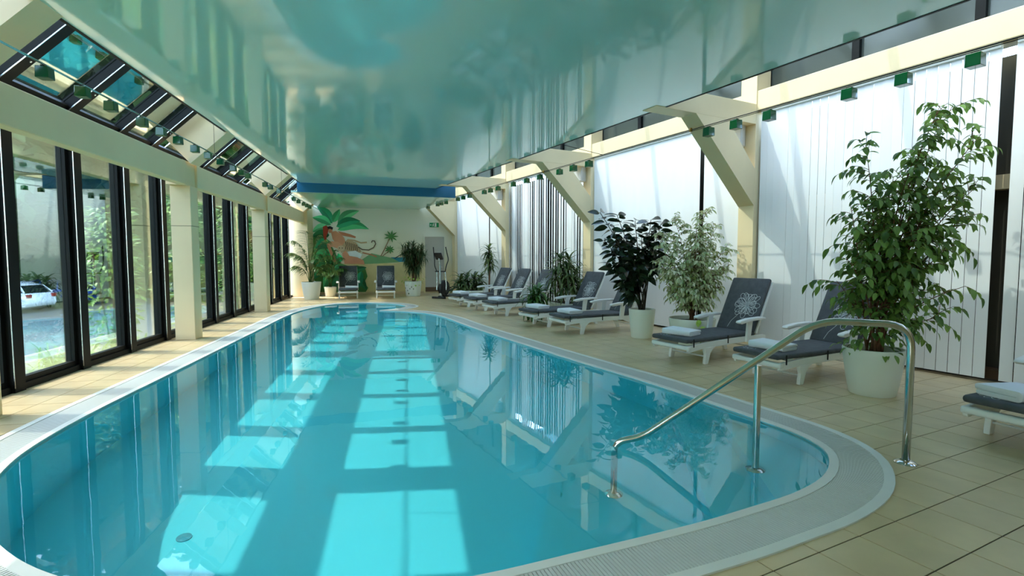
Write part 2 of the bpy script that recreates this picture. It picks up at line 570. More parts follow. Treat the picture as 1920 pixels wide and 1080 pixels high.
# ---------------------------------------------------------------- window wall on the left
wl = struct('wall_left', 'black framed glazing along the parking side')
POSTS = [9.915 + k * 1.172 for k in range(-11, 9)]
post = MB().box(-4.32, -4.12, -.08, .08, 0, 3.2).mesh('mullion', 'black')
strip = MB().box(-4.124, -4.116, -.084, -.079, 0.05, 3.15).mesh('strip', 'alu')
for y in POSTS:
    if y < YN: continue
    o = link('mullion', post, wl, (0, y, 0)); link('metal_strip', strip, o)
MB().box(-4.30, XL, YN, 19.8, 0, 0.07).build('sill_rail', 'black', wl)
MB().box(-4.30, XL, YN, 19.8, 3.17, 3.24).build('head_rail', 'black', wl)
wi = 1
for a, b in zip(POSTS[:-1], POSTS[1:]):
    if a < YN: continue
    w = struct('window_%d' % wi, 'tall fixed pane in the black window wall'); wi += 1
    y0, y1 = a + .08, b - .08
    fr = MB()
    fr.box(-4.26, -4.18, y0, y0 + .055, .07, 3.17).box(-4.26, -4.18, y1 - .055, y1, .07, 3.17).box(-4.26, -4.18, y0 + .055, y1 - .055, .07, .13).box(-4.26, -4.18, y0 + .055, y1 - .055, 3.12, 3.17)
    fr.build('window_frame', 'black', w)
    MB().box(-4.225, -4.215, y0 + .055, y1 - .055, .13, 3.12).build('pane', 'solar_glass', w)
# columns, beams
COLY = [0.47, 5.16, 9.85, 14.54]
for k, y in enumerate(COLY):
    c = struct('column', 'square cream column in front of the window wall')
    MB().box(-4.0, -3.68, y, y + .32, 0, 2.68).build('shaft', 'cream', c, bevel=.008)
    if y > 5: MB().box(-4.002, -3.678, y - .002, y + .322, 1.985, 1.993).build('joint', 'brown', c)
    MB().box(-3.99, -3.72, y - .16, y + .36, 2.68, 3.10).build('capital', 'cream', c)
ends = [YN, 0.45, 0.80, 5.14, 5.49, 9.70, 10.18, 14.50, 14.87, 19.8]
for k in range(0, 10, 2):
    b = MB().box(-3.83, -3.68, ends[k], ends[k + 1], 2.68, 3.08).build('beam', 'cream', None, bevel=.012)
    tag(b, 'cream beam above the window wall', kind='structure')
# sloping skylight
SZ = lambda x: 3.24 + 0.93 * (x + 4.2)
slope_n = Vector((-0.93, 0, 1)).normalized()
sky_ = struct('skylight', 'sloping glazed roof strip with black bars above the beam')
MULL = [-2.3, -1.2, -0.1, 1.75, 2.9, 4.05, 6.44, 7.58, 8.74, 9.70, 11.85, 12.98, 14.1, 16.3, 17.4, 18.5]
XA, XT = -4.22, -1.9
def slab(y0, y1, h0, h1, x0=XA, x1=XT):
    m = MB(); vv = []
    for h in (h0, h1):
        for x, y in ((x0, y0), (x1, y0), (x1, y1), (x0, y1)):
            p = Vector((x, y, SZ(x))) + slope_n * h; vv.append(p)
    return m.add(vv, [(0, 3, 2, 1), (4, 5, 6, 7), (0, 1, 5, 4), (1, 2, 6, 5), (2, 3, 7, 6), (3, 0, 4, 7)])
bolt = MB().lathe([(0.014, 0), (0.012, 0.008)], 8, cap1=True).mesh('bolt', 'alu', True)
for y in MULL:
    o = slab(y - .075, y + .075, 0, .13).build('glazing_bar', 'black', sky_)
    slab(y - .079, y - .073, -.003, .007).build('metal_edge', 'alu', o)
    p = Vector((-3.9, y + .02, SZ(-3.9)))
    q = link('bolt', bolt, o, p); q.rotation_euler = (-slope_n).to_track_quat('Z', 'Y').to_euler()
RAF = [(0.47, 0.81), (5.16, 5.50), (9.85, 10.22), (14.54, 14.90), (19.5, 19.9)]
for a, b in RAF:
    o = slab(a, b, -.50, .12, -4.0, XT).build('rafter', 'cream', None)
    tag(o, 'cream sloping rafter between the skylight panes', kind='structure')
cuts = sorted([(y - .075, y + .075) for y in MULL] + RAF)
prev = YN
for a, b in cuts + [(YB, YB)]:
    if a - prev > .05:
        slab(prev, a, .10, .112).build('pane', 'solar_glass', sky_)
    prev = b
slab(YN, YB, .03, .09, XA, XA + .10).build('eave_rail', 'black', sky_)
# low glass roof above the ceiling
rg = struct('roof', 'glass roof over the suspended ceiling')
RZ = lambda x: 5.379 + 0.06 * (x + 1.9)
def rbar(y0, y1, h0, h1, x0=-1.9, x1=9.0):
    vv = [(x, y, RZ(x) + h) for h in (h0, h1) for x, y in ((x0, y0), (x1, y0), (x1, y1), (x0, y1))]
    return MB().add(vv, [(0, 3, 2, 1), (4, 5, 6, 7), (0, 1, 5, 4), (1, 2, 6, 5), (2, 3, 7, 6), (3, 0, 4, 7)])
rbar(YN, YB, .09, .10).build('pane', 'roof_glass', rg)
for k in range(17):
    rbar(YN + .4 + k * 1.45, YN + .5 + k * 1.45, 0, .12).build('glazing_bar', 'black', rg)
MB().box(-1.98, -1.82, YN, YB, 5.26, 5.50).build('purlin', 'black', rg)
# ---------------------------------------------------------------- suspended glossy ceiling
EDU = -1.97
def cx_at(y):                               # right edge of the ceiling at a given y
    v = (y - P0.y - U.y * EDU) / V.y
    return (P0 + U * EDU + V * v).x
XCL = -3.10
FA = Vector((-3.17, 16.08, 0)); FB = Vector((0.80, 16.585, 0)); FD = (FB - FA).normalized()
YE_L, YE_R = 16.07, 16.6
ce = struct('ceiling', 'glossy pale turquoise stretch ceiling over the pool')
out = [(XCL, YN), (cx_at(YN), YN), (cx_at(YE_R), YE_R), (XCL, YE_L)]
MB().prism(out, lambda p, h: (p[0], p[1], h), ZC, ZC + .02).build('ceiling_film', 'ceiling_film', ce)
out2 = [(-2.55, YN), (cx_at(YN), YN), (cx_at(YE_R), YE_R), (-2.55, YE_L)]
MB().prism(out2, lambda p, h: (p[0], p[1], h), ZC + .02, ZC + .36).build('ceiling_body', 'white', ce)  # unseen upper box, made this deep to place the shadow edge on the blinds
a, b = Vector(out[1]), Vector(out[2])
MB().bar((a.x, a.y, ZC + .012), (b.x, b.y, ZC + .012), .03, .035).build('edge_profile', 'black', ce)
MB().bar((XCL, YN, ZC + .012), (XCL, YE_L, ZC + .012), .035, .035).build('edge_profile', 'black', ce)
fa = MB(); e = FA + FD * 4.72
fa.prism([(FA.x, FA.y), (e.x, e.y), (e.x - FD.y * .12, e.y + FD.x * .12), (FA.x - FD.y * .12, FA.y + FD.x * .12)], lambda p, h: (p[0], p[1], h), 3.36, 3.74)
tag(fa.build('trim_1', 'blue'), 'deep blue fascia board at the far end of the ceiling', kind='structure')
lc = MB(); lc.prism([(-3.35, 16.12), (e.x, e.y + .05), (0.45, YB), (-3.35, YB)], lambda p, h: (p[0], p[1], h), 3.35, 3.40)
tag(lc.build('ceiling_lower', 'ceiling_film'), 'lower glossy ceiling in front of the mural', kind='structure')
# ---------------------------------------------------------------- far wall, stub, rear wall
wb_ = struct('wall_back', 'pale end wall carrying the mural')
MB().box(-4.4, 3.2, YB, YB + .2, 0, 6.2).build('wall_face', 'plaster', wb_)
tag(MB().box(-4.32, -3.58, 19.8, YB, 0, 3.4).build('wall_stub', 'cream'), 'cream wall stub closing the window row', kind='structure')
tag(MB().box(-4.4, 11, YN - .2, YN, -.1, 6.6).build('wall_rear', 'plaster'), 'plain wall behind the viewer', kind='structure')
tag(MB().box(-3.58, 3.0, YB - .015, YB, 0, 0.08).build('baseboard_back', 'tile'), 'tiled skirting below the mural', kind='structure')
# ---------------------------------------------------------------- right wall
def wbuild(m, name, mat_, parent=None, **k):
    o = m.build(name, mat_, parent, **k); 
    return o
def WM():
    m = MB(); m.M = MW; return m
wr = struct('wall_right', 'wall with dark glazing behind the vertical blinds')
WM().box(.62, .8, -12, 15.2, -.1, 3.83).build('back_panel', 'dark_wall', wr)
WM().box(.40, .62, -12, 15.2, -.05, .10).build('sill', 'brown', wr)
for v in [-11 + 1.49 * k for k in range(18)]:
    WM().box(.50, .62, v, v + .09, .1, 3.83).build('post', 'black', wr)
WM().box(.45, .62, -12, 1.0, 2.25, 2.42).build('transom', 'cream', wr)
WM().box(.02, .35, -12, 15.2, 3.84, 4.155).build('beam', 'cream', wr, bevel=.01)
WM().box(.45, .6, -12, 15.2, 4.155, 6.2).build('upper_panel', 'dark_wall', wr)
CV = [-7.87, -3.385, 1.095, 5.577, 10.104, 14.525]
wn_ = 40
for a, b in zip(CV[:-1], CV[1:]):
    nseg = 3
    for s in range(nseg):
        v0 = a + .3 + (b - a - .3) * s / nseg; v1 = a + .3 + (b - a - .3) * (s + 1) / nseg
        w = struct('window_%d' % wn_, 'dark clerestory window above the cream beam'); wn_ += 1
        WM().box(.30, .42, v0, v0 + .10, 4.155, 5.35).build('window_frame', 'black', w)
        WM().box(.36, .37, v0 + .10, v1, 4.155, 5.35).build('pane', 'dark_glass', w)
# columns with knee braces
for k, v in enumerate(CV):
    c = struct('column', 'cream column with a diagonal knee brace reaching to the ceiling')
    WM().box(0, .34, v, v + .30, 0, 5.4).build('shaft', 'cream', c, bevel=.008)
    if k == 5:
        m = WM(); m.prism([(0, 2.30), (-1.36, 3.62), (-1.36, 3.94), (0, 3.94)], lambda p, h: (p[0], h, p[1]), v, v + .30); m.build('knee_brace', 'cream', c)
        WM().box(-1.36, 0, v, v + .3, 3.3, 3.3001)
    else:
        m = WM(); m.prism([(0, 2.37), (-1.33, 3.62), (-.62, 3.62), (0, 3.02)] if False else [(.0, 2.30), (-1.36, 3.62), (-.66, 3.62), (0, 2.90)], lambda p, h: (p[0], h, p[1]), v + .001, v + .299); m.build('knee_brace', 'cream', c)
    WM().box(-2.15, 0, v, v + .30, 3.62, 3.94).build('tie_beam', 'cream', c, bevel=.006)
# ================================================================ VERTICAL BLINDS
def blind(v0, v1, rot, label, jit=0.0, pitch=.118, width=.127, skip=()):
    b = thing('vertical_blind', label, 'blind', W(.10, v0), TH)
    b['group'] = 'vertical blinds along the lounger side'
    L = v1 - v0
    MB().box(-.03, .03, 0, L, 3.79, 3.845).build('head_rail', 'white', b)
    me = MB().box(-.0015, .0015, -width / 2, width / 2, .045, 3.79).mesh('slat', 'slat')
    n_ = int(L / pitch); 
    for i in range(n_ + 1):
        if i in skip: continue
        o = link('slat', me, b, (0, .05 + i * (L - .1) / n_, 0))
        o.rotation_euler = (0, 0, rot + random.uniform(-jit, jit))
    ch = MB()
    for s in (-1, 1):
        ch.tube([(s * .004 - .0, .05, .05), (s * .004, L - .05, .05)], .0015, 4)
    ch.build('bottom_chain', 'white', b)
blind(-3.05, -2.07, R(12), 'white vertical blind at the picture edge beyond the big ficus', R(4), .1245, .1135)
blind(-1.93, 1.06, R(5), 'white vertical blind behind the big ficus and near loungers', R(5), .1245, .1135)
blind(1.42, 5.55, R(5), 'closed white vertical blind behind rubber plant and variegated fig', R(1.5), skip=(7,))
blind(5.90, 10.08, R(-12), 'white vertical blind with slats turned partly open', R(14), pitch=.130)
blind(10.42, 14.5, R(5), 'closed white vertical blind beside the exercise machine', R(1.5), skip=(9,))
# ================================================================ LAMP CABLES
def lamp_mesh(s):
    m = MB()
    m.prism([(-.5, -.5), (.5, -.5), (.5, .5), (-.5, .5)], lambda p, h: (p[0] * s * (1 if h < .5 else .94), p[1] * s * (1 if h < .5 else .94), (h - .5) * s), 0, 1)
    return m
def make_lamp(label, group, loc, rz, s):
    t = thing('cable_lamp', label, 'lamp', loc, rz, group)
    m = lamp_mesh(s); m.v = m.v; me = m.build('glass_shade', 'lamp_green', t, bevel=.006)
    MB().box(-.018, .018, -.03, .03, s * .46, s * .62).build('clamp', 'black', t)
    q = MB(); q.M = Matrix.Translation((0, 0, -s * .2)); q.lathe([(.012, 0), (.02, .02), (.016, .05)], 10, cap1=True); q.build('bulb', 'alu', t, smooth=True)
    return t
LZ = 3.18
LY = [5.46, 6.01, 6.51, 7.19, 7.68, 8.19, 8.78, 9.31, 9.87, 10.53, 11.03, 11.44, 12.71, 13.17, 13.98, 15.7, 16.35, 17.11, 17.63, 18.12]
for k, y in enumerate(LY):
    make_lamp('small green glass lamp on the window-side cable, %s from the viewer' % ORD[k], 'green lamps on the window-side cable', (-3.19, y, LZ - .076), 0, .105)
c = thing('lamp_cable', 'thin tensioned lamp cable along the window side', 'cable', (-3.2, 0, LZ))
MB().tube([(0, YN, 0), (0, 19.79, 0)], .006, 6).build('wire', 'alu', c)
MB().tube([(.02, YN, .0), (.02, 19.79, .0)], .004, 6).build('wire', 'alu', c)
for y in (4.75, 9.6, 14.3): MB().tube([(.01, y, 0), (.01, y, .75)], .004, 6).build('hanger', 'brown', c)
RV = [-2.21, -1.61, -1.06, -0.05, 0.47, 0.95, 3.95, 4.5, 5.03, 5.87, 6.5, 7.2, 8.1, 8.58, 9.0, 10.08, 10.6, 11.05, 12.15, 12.6, 13.0, 14.06]
UC, RZc = -1.25, 3.425
for k, v in enumerate(RV):
    make_lamp('small green glass lamp on the blind-side cable, %s from the viewer' % ORD[k], 'green lamps on the blind-side cable', W(UC, v, RZc - .105), TH, .125 if k < 8 else .115)
c = thing('lamp_cable', 'thin black lamp cable running past the knee braces', 'cable', W(UC, 0, RZc), TH)
MB().tube([(0, -9, 0), (0, 14.5, 0)], .006, 6).build('wire', 'black', c)
MB().tube([(.0, -9, -.02), (.0, 14.5, -.02)], .004, 6).build('wire', 'black', c)
for v in (1.30, 5.72, 10.25):
    q = MB(); q.M = Matrix.Translation((0, v, 0)); q.lathe([(.02, -.03), (.03, 0), (.02, .03)], 10, cap1=True); q.build('tensioner', 'brass', c)
MB().tube([(0, 3.5, 0), (-.7, 3.9, .21)], .005, 6).build('guy_wire', 'black', c)
# ================================================================ SPEAKERS
for k, v in enumerate((1.25, 5.73, 10.26)):
    t = thing('wall_speaker', ['white loudspeaker on the column by the big ficus', 'white loudspeaker on the middle column by the rubber plant', 'white loudspeaker on the column nearest the mural'][k], 'speaker', W(-.14, v + .12, 3.28), TH + R(20), 'white loudspeakers on the columns')
    MB().box(-.10, .10, -.13, .13, 0, .36).build('cabinet', 'speaker_grey', t, bevel=.02, seg=3)
    MB().box(-.104, -.099, -.11, .11, .02, .34).build('grille', 'white', t)
    MB().box(.10, .16, -.03, .03, .14, .22).build('bracket', 'black', t)
# ================================================================ LOUNGERS
def rounded(x0, x1, y0, y1, z0, z1, name, mat_, parent, bev, seg=3, M=None):
    m = MB()
    if M is not None: m.M = M
    m.box(x0, x1, y0, y1, z0, z1)
    return m.build(name, mat_, parent, smooth=True, bevel=bev, seg=seg)
HX = 1.40                                   # hinge, from the foot end
BA = R(63)                                  # back angle
MBACK = Matrix.Translation((HX, 0, .355)) @ Matrix.Rotation(-BA, 4, 'Y')
BLEN = .82
def make_lounger():
    t = thing('sun_lounger', 'x', 'lounger')
    # side rails with curved front legs
    for s in (-1, 1):
        y = s * .30
        m = MB()
        m.prism([(0.0, .20), (.02, .185), (.30, .215), (1.0, .235), (1.62, .235), (1.66, .25), (1.66, .30), (1.6, .315), (.9, .315), (.35, .30), (.03, .275), (0, .25)], lambda p, h: (p[0], y + h, p[1]), -.018, .018)
        m.build('side_rail', 'white', t, bevel=.006)
    for s in (-1, 1):
        y = s * .30
        m = MB(); m.prism([(.36, .225), (.60, .235), (.53, .20), (.475, .14), (.44, .02), (.43, 0), (.37, 0), (.37, .05), (.385, .13), (.36, .19)], lambda p, h: (p[0] - .04, y + h * 1.0, p[1]), -.022, .022); m.build('leg', 'white', t, bevel=.006)
        m = MB(); m.prism([(1.28, .235), (1.52, .235), (1.56, .12), (1.60, .0), (1.53, 0), (1.48, .11), (1.43, .17), (1.34, .20)], lambda p, h: (p[0], y + h, p[1]), -.022, .022); m.build('leg', 'white', t, bevel=.006)
    MB().tube([(.37, -.30, .10), (.37, .30, .10)], .011, 8).build('crossbar', 'white', t, smooth=True)
    MB().tube([(1.50, -.30, .13), (1.50, .30, .13)], .011, 8).build('crossbar', 'white', t, smooth=True)
    rounded(-.02, .05, -.33, .33, .215, .275, 'end_bar', 'white', t, .02)
    for k in range(7):
        x = .16 + k * .19
        MB().box(x, x + .10, -.285, .285, .285, .305).build('slat', 'white', t)
    # back frame, slanted
    bf = MB(); bf.M = MBACK
    for s in (-1, 1): bf.box(0, BLEN, s * .31 - .016, s * .31 + .016, -.045, -.012)
    bf.box(BLEN - .04, BLEN, -.294, .294, -.045, -.012); bf.box(.3, .34, -.294, .294, -.045, -.012)
    bf.build('back_frame', 'white', t, bevel=.005)
    p0 = MBACK @ Vector((.45, 0, -.04))
    for s in (-1, 1): MB().tube([(p0.x, s * .24, p0.z), (1.62, s * .24, .27)], .010, 8).build('back_strut', 'white', t, smooth=True)
    # armrests
    for s in (-1, 1):
        y = s * .365
        m = MB(); m.prism([(.94, .530), (.96, .556), (1.14, .582), (1.45, .590), (1.52, .578), (1.52, .555), (1.44, .548), (1.2, .540), (.98, .510)], lambda p, h: (p[0], y + h, p[1]), -.042, .042)
        a = m.build('armrest', 'white', t, smooth=True, bevel=.010)
        m = MB(); m.prism([(1.17, .24), (1.25, .24), (1.30, .55), (1.20, .55)], lambda p, h: (p[0], s * .335 + h, p[1]), -.016, .016); m.build('armrest_post', 'white', a)
    # side tray and cushions
    seat = rounded(-.03, HX + .02, -.315, .315, .308, .368, 'seat_cushion', 'cushion', t, .026, 3)
    back = rounded(-.02, BLEN + .03, -.315, .315, -.012, .05, 'back_cushion', 'cushion', t, .026, 3, MBACK)
    for x in (.10, .80):
        m = MB(); m.box(x - .008, x + .008, -.325, .325, .300, .304); m.box(x - .008, x + .008, -.325, -.317, .25, .36); m.build('strap', 'strap', seat)
    # looped flower drawn on the back cushion
    rnd = random.Random(3); m = MB(); m.M = MBACK
    cx, cyy = .40, -.08
    def ribbon(pts, w=.0030):
        vv = []; ff = []
        for i, p in enumerate(pts):
            q = pts[min(i + 1, len(pts) - 1)]; r_ = pts[max(i - 1, 0)]
            tx, ty = q[0] - r_[0], q[1] - r_[1]; L = math.hypot(tx, ty) or 1
            nx, ny = -ty / L * w, tx / L * w
            vv += [(p[0] + nx, p[1] + ny, .0515), (p[0] - nx, p[1] - ny, .0515)]
        for i in range(len(pts) - 1): ff.append((2 * i, 2 * i + 1, 2 * i + 3, 2 * i + 2))
        m.add(vv, ff)
    for k in range(26):
        a = 2 * math.pi * k / 26 + rnd.uniform(-.1, .1); L = rnd.uniform(.12, .225); wd = rnd.uniform(.028, .05)
        pts = []
        for j in range(19):
            q = j / 18; ang = q * 2 * math.pi
            lx = L * (1 - math.cos(ang)) / 2; ly = wd * math.sin(ang) * (.4 + lx / L)
            pts.append((cx + lx * math.cos(a) - ly * math.sin(a), cyy + lx * math.sin(a) + ly * math.cos(a)))
        ribbon(pts)
    ribbon([(.02, .12), (.12, .09), (.22, .02), (.34, -.05)])
    m.build('flower_print', 'print', back)
    m = MB()
    for k in range(9):
        a = 2 * math.pi * k / 9
        pts = []
        for j in range(13):
            ang = j / 12 * 2 * math.pi; lx = .10 * (1 - math.cos(ang)) / 2; ly = .025 * math.sin(ang)
            pts.append((.12 + lx * math.cos(a) - ly * math.sin(a), .16 + lx * math.sin(a) + ly * math.cos(a)))
        vv = []; ff = []
        for i, p in enumerate(pts):
            q = pts[min(i + 1, 12)]; r_ = pts[max(i - 1, 0)]; tx, ty = q[0] - r_[0], q[1] - r_[1]; L = math.hypot(tx, ty) or 1
            vv += [(p[0] - ty / L * .0025, p[1] + tx / L * .0025, .3692), (p[0] + ty / L * .0025, p[1] - tx / L * .0025, .3692)]
        for i in range(12): ff.append((2 * i, 2 * i + 1, 2 * i + 3, 2 * i + 2))
        m.add(vv, ff)
    m.build('flower_print', 'print', seat)
    return t
lounger0 = make_lounger()
def make_towel():
    m = MB()
    # folded cloth: an S of two thicknesses seen from the side, drawn out sideways
    prof = []
    for k in range(9):
        a = R(90 + 180 * k / 8); prof.append((-.135 + .026 * math.cos(a), .027 + .026 * math.sin(a)))
    prof += [(.13, .001), (.145, .006), (.147, .02), (.142, .0255), (-.12, .0265), (-.12, .0285), (.150, .029), (.158, .035), (.156, .048), (.145, .054)]
    m.prism(prof, lambda p, h: (p[0], h, p[1] + .006 * math.sin(h * 9) * (1 if p[1] > .03 else 0)), -.20, .20)
    return m.mesh('towel', 'towel', smooth=True, bevel=.004)
towel_me = make_towel()
LN = [  # legs mid x, y, turn, label, towel offset
    ((4.72, 2.98), 12, 'dark cushioned white sun lounger cut by the picture edge', (.28, .10, 80)),
    ((4.29, 5.29), 13, 'white sun lounger with looped flower cushion beside the big ficus pot', (.30, .02, 8)),
    ((3.84, 6.51), 19, 'white sun lounger with flower cushion between variegated fig and ficus lounger', (.28, .05, 12)),
    ((3.12, 9.40), 11, 'white sun lounger half behind the rubber plant pot', (.30, .05, 6)),
    ((2.745, 10.45), 16, 'white sun lounger just beyond the rubber plant lounger', (.30, .05, 10)),
    ((2.255, 12.55), 17, 'white sun lounger with its back behind the bushy dracaena', (.30, .05, 10)),
    ((1.925, 13.85), 17, 'middle lounger of the three far ones along the blinds', (.30, .05, 10)),
    ((1.60, 15.05), 17, 'lounger next to the exercise machine', (.28, .05, 10)),
    ((-2.07, 18.62), 96, 'lounger under the mural, beside the potted palm', (.35, -.12, 4)),
    ((-.80, 18.55), 92, 'lounger under the mural, beside the spiky potted tree', (.35, -.10, 4)),
]
TW = ['cut by the picture edge', 'beside the big ficus pot', 'between variegated fig and ficus lounger', 'half behind the rubber plant pot', 'just beyond the rubber plant lounger', 'in front of the bushy dracaena', 'in the middle of the three far ones', 'next to the exercise machine', 'beside the potted palm', 'beside the spiky potted tree']
for k, ((x, y), deg, lab, (tx, ty, td)) in enumerate(LN):
    o = lounger0 if k == 0 else copy_tree(lounger0)
    a = R(deg)
    base = Vector((x, y, 0)) - Vector((math.cos(a), math.sin(a), 0)) * .36
    o.location = base; o.rotation_euler = (0, 0, a)
    tag(o, lab, 'lounger', 'white sun loungers with dark cushions')
    q = base + Vector((math.cos(a) * tx - math.sin(a) * ty, math.sin(a) * tx + math.cos(a) * ty, .3690))
    tw = link('towel', towel_me, None, q); tw.scale = (1, 1.05, 1.4); tw.rotation_euler = (0, 0, a + R(td) + (R(0)))
    tag(tw, 'folded white towel on the lounger ' + TW[k], 'towel', 'folded white towels')
tr = [o for o in bpy.data.objects if o.name.startswith('sun_lounger') and 'beside the big ficus pot' in o.get('label', '')][0]
rounded(1.12, 1.42, -.56, -.36, .27, .295, 'side_tray', 'white', tr, .012)
# ================================================================ HANDRAIL
hr = thing('pool_handrail', 'polished steel handrail leading down into the pool', 'handrail', (3.42, 2.91, 0))
def smoothpath(pts, r=.16, n=6):
    P = [Vector(p) for p in pts]; out = [P[0]]
    for i in range(1, len(P) - 1):
        a = (P[i - 1] - P[i]); b = (P[i + 1] - P[i]); rr = min(r, a.length * .45, b.length * .45)
        s = P[i] + a.normalized() * rr; e = P[i] + b.normalized() * rr
        for k in range(n + 1):
            t = k / n; out.append(s * (1 - t) ** 2 + P[i] * 2 * t * (1 - t) + e * t * t)
    return out + [P[-1]]
o0 = Vector((3.42, 2.91, 0))
rp = [(3.42, 2.91, .012), (3.42, 2.91, .98), (2.86, 3.13, 1.0), (1.74, 3.58, .07), (1.55, 3.66, .02), (1.55, 3.66, -.89)]
MB().tube(smoothpath([Vector(p) - o0 for p in rp], .17), .025, 16).build('rail_tube', 'steel', hr, smooth='all')
MB().tube([Vector((2.50, 3.275, .66)) - o0, Vector((2.50, 3.275, -.29)) - o0], .0245, 16).build('middle_post', 'steel', hr, smooth=True)
for x, y, z in ((3.42, 2.91, 0.0), (2.50, 3.275, -.30), (1.55, 3.66, -.90)):
    m = MB(); m.M = Matrix.Translation(Vector((x, y, z)) - o0); m.lathe([(.070, 0), (.070, .006), (.055, .016), (.027, .026)], 20, cap1=True); m.build('base_flange', 'steel', hr, smooth=True)
# ================================================================ PLANTS
def leaf_verts(L, Wd, fold=.25, droop=.25, n=4, tip=1.0):
    """leaf along +X, lying in XY, folded along its midrib and bent down"""
    vv = []; ff = []
    for i in range(n + 1):
        t = i / n
        w = Wd * .5 * (math.sin(math.pi * min(1, (t * .92 + .04)) ** .8) ** .9) if 0 < i < n else Wd * .04
        x = L * t; z = -droop * L * t * t
        vv += [(x, -w, z + fold * w), (x, 0, z), (x, w, z + fold * w)]
    for i in range(n):
        for k in range(2):
            ff.append((3 * i + k, 3 * i + k + 1, 3 * i + 3 + k + 1, 3 * i + 3 + k))
    return vv, ff
def blade_verts(L, Wd, droop, n=6, fold=.3):
    vv = []; ff = []; x = z = 0.0; a = 0.0
    for i in range(n + 1):
        t = i / n; w = Wd * .5 * (1 - t ** 2.2) * (.55 + .9 * min(t * 3, 1) * .5)
        vv += [(x, -w, z + fold * w), (x, 0, z), (x, w, z + fold * w)]
        a -= droop / n * (.4 + 1.2 * t); x += L / n * math.cos(a); z += L / n * math.sin(a)
    for i in range(n):
        for k in range(2): ff.append((3 * i + k, 3 * i + k + 1, 3 * i + 3 + k + 1, 3 * i + 3 + k))
    return vv, ff
def basis(d, up=Vector((0, 0, 1)), roll=0.0):
    x = d.normalized(); y = up.cross(x)
    if y.length < 1e-3: y = Vector((0, 1, 0))
    y.normalize(); z = x.cross(y)
    m = Matrix(((x.x, y.x, z.x), (x.y, y.y, z.y), (x.z, y.z, z.z)))
    return (m @ Matrix.Rotation(roll, 3, 'X')).to_4x4()
def leaves_out(mats, vf, name, mat_, parent, n_obj, smooth=True):
    """the first n_obj leaves become objects sharing one mesh, the rest one joined foliage part"""
    vv, ff = vf
    if n_obj:
        me = MB().add(vv, ff).mesh(name, mat_, smooth='all')
        for M in mats[:n_obj]:
            o = link(name, me, parent); o.matrix_local = M
    if len(mats) > n_obj:
        m = MB()
        V0 = [Vector(p) for p in vv]
        for M in mats[n_obj:]:
            b = len(m.v); m.v += [M @ p for p in V0]; m.f += [tuple(i + b for i in f) for f in ff]
        me = bpy.data.meshes.new('foliage'); me.from_pydata([tuple(p) for p in m.v], [], m.f); me.materials.append(MATS[mat_])
        for p in me.polygons: p.use_smooth = True
        o = link('foliage', me, parent); tag(o, kind='stuff')
def curve(a, b, bend, n=8):
    a = Vector(a); b = Vector(b); mid = (a + b) / 2 + Vector(bend)
    return [a * (1 - t) ** 2 + mid * 2 * t * (1 - t) + b * t * t for t in [k / n for k in range(n + 1)]]
def planter(t, prof, mat_='pot', soil_z=None, soil_r=None, name='pot'):
    m = MB(); m.lathe(prof, 40); m.build(name, mat_, t, smooth=True)
    m = MB(); m.M = Matrix.Translation((0, 0, soil_z)); m.lathe([(soil_r, 0), (0.001, 0.015)], 24, cap0=False); m.build('soil', 'soil', t)
def potprof(rb, rt, h, th=.02):
    return [(rb - .01, 0), (rb, .012), (rb + (rt - rb) * .4, h * .36), (rb + (rt - rb) * .8, h * .75), (rt, h - .012), (rt - .004, h), (rt - th, h), (rt - th - .004, h - .06), (rb, h - .10)]
def side(a, b, z):      # a across the picture, b away from the viewer, z up
    f = Vector((FW.x, FW.y, 0)).normalized()
    return RT * a + f * b + Vector((0, 0, z))
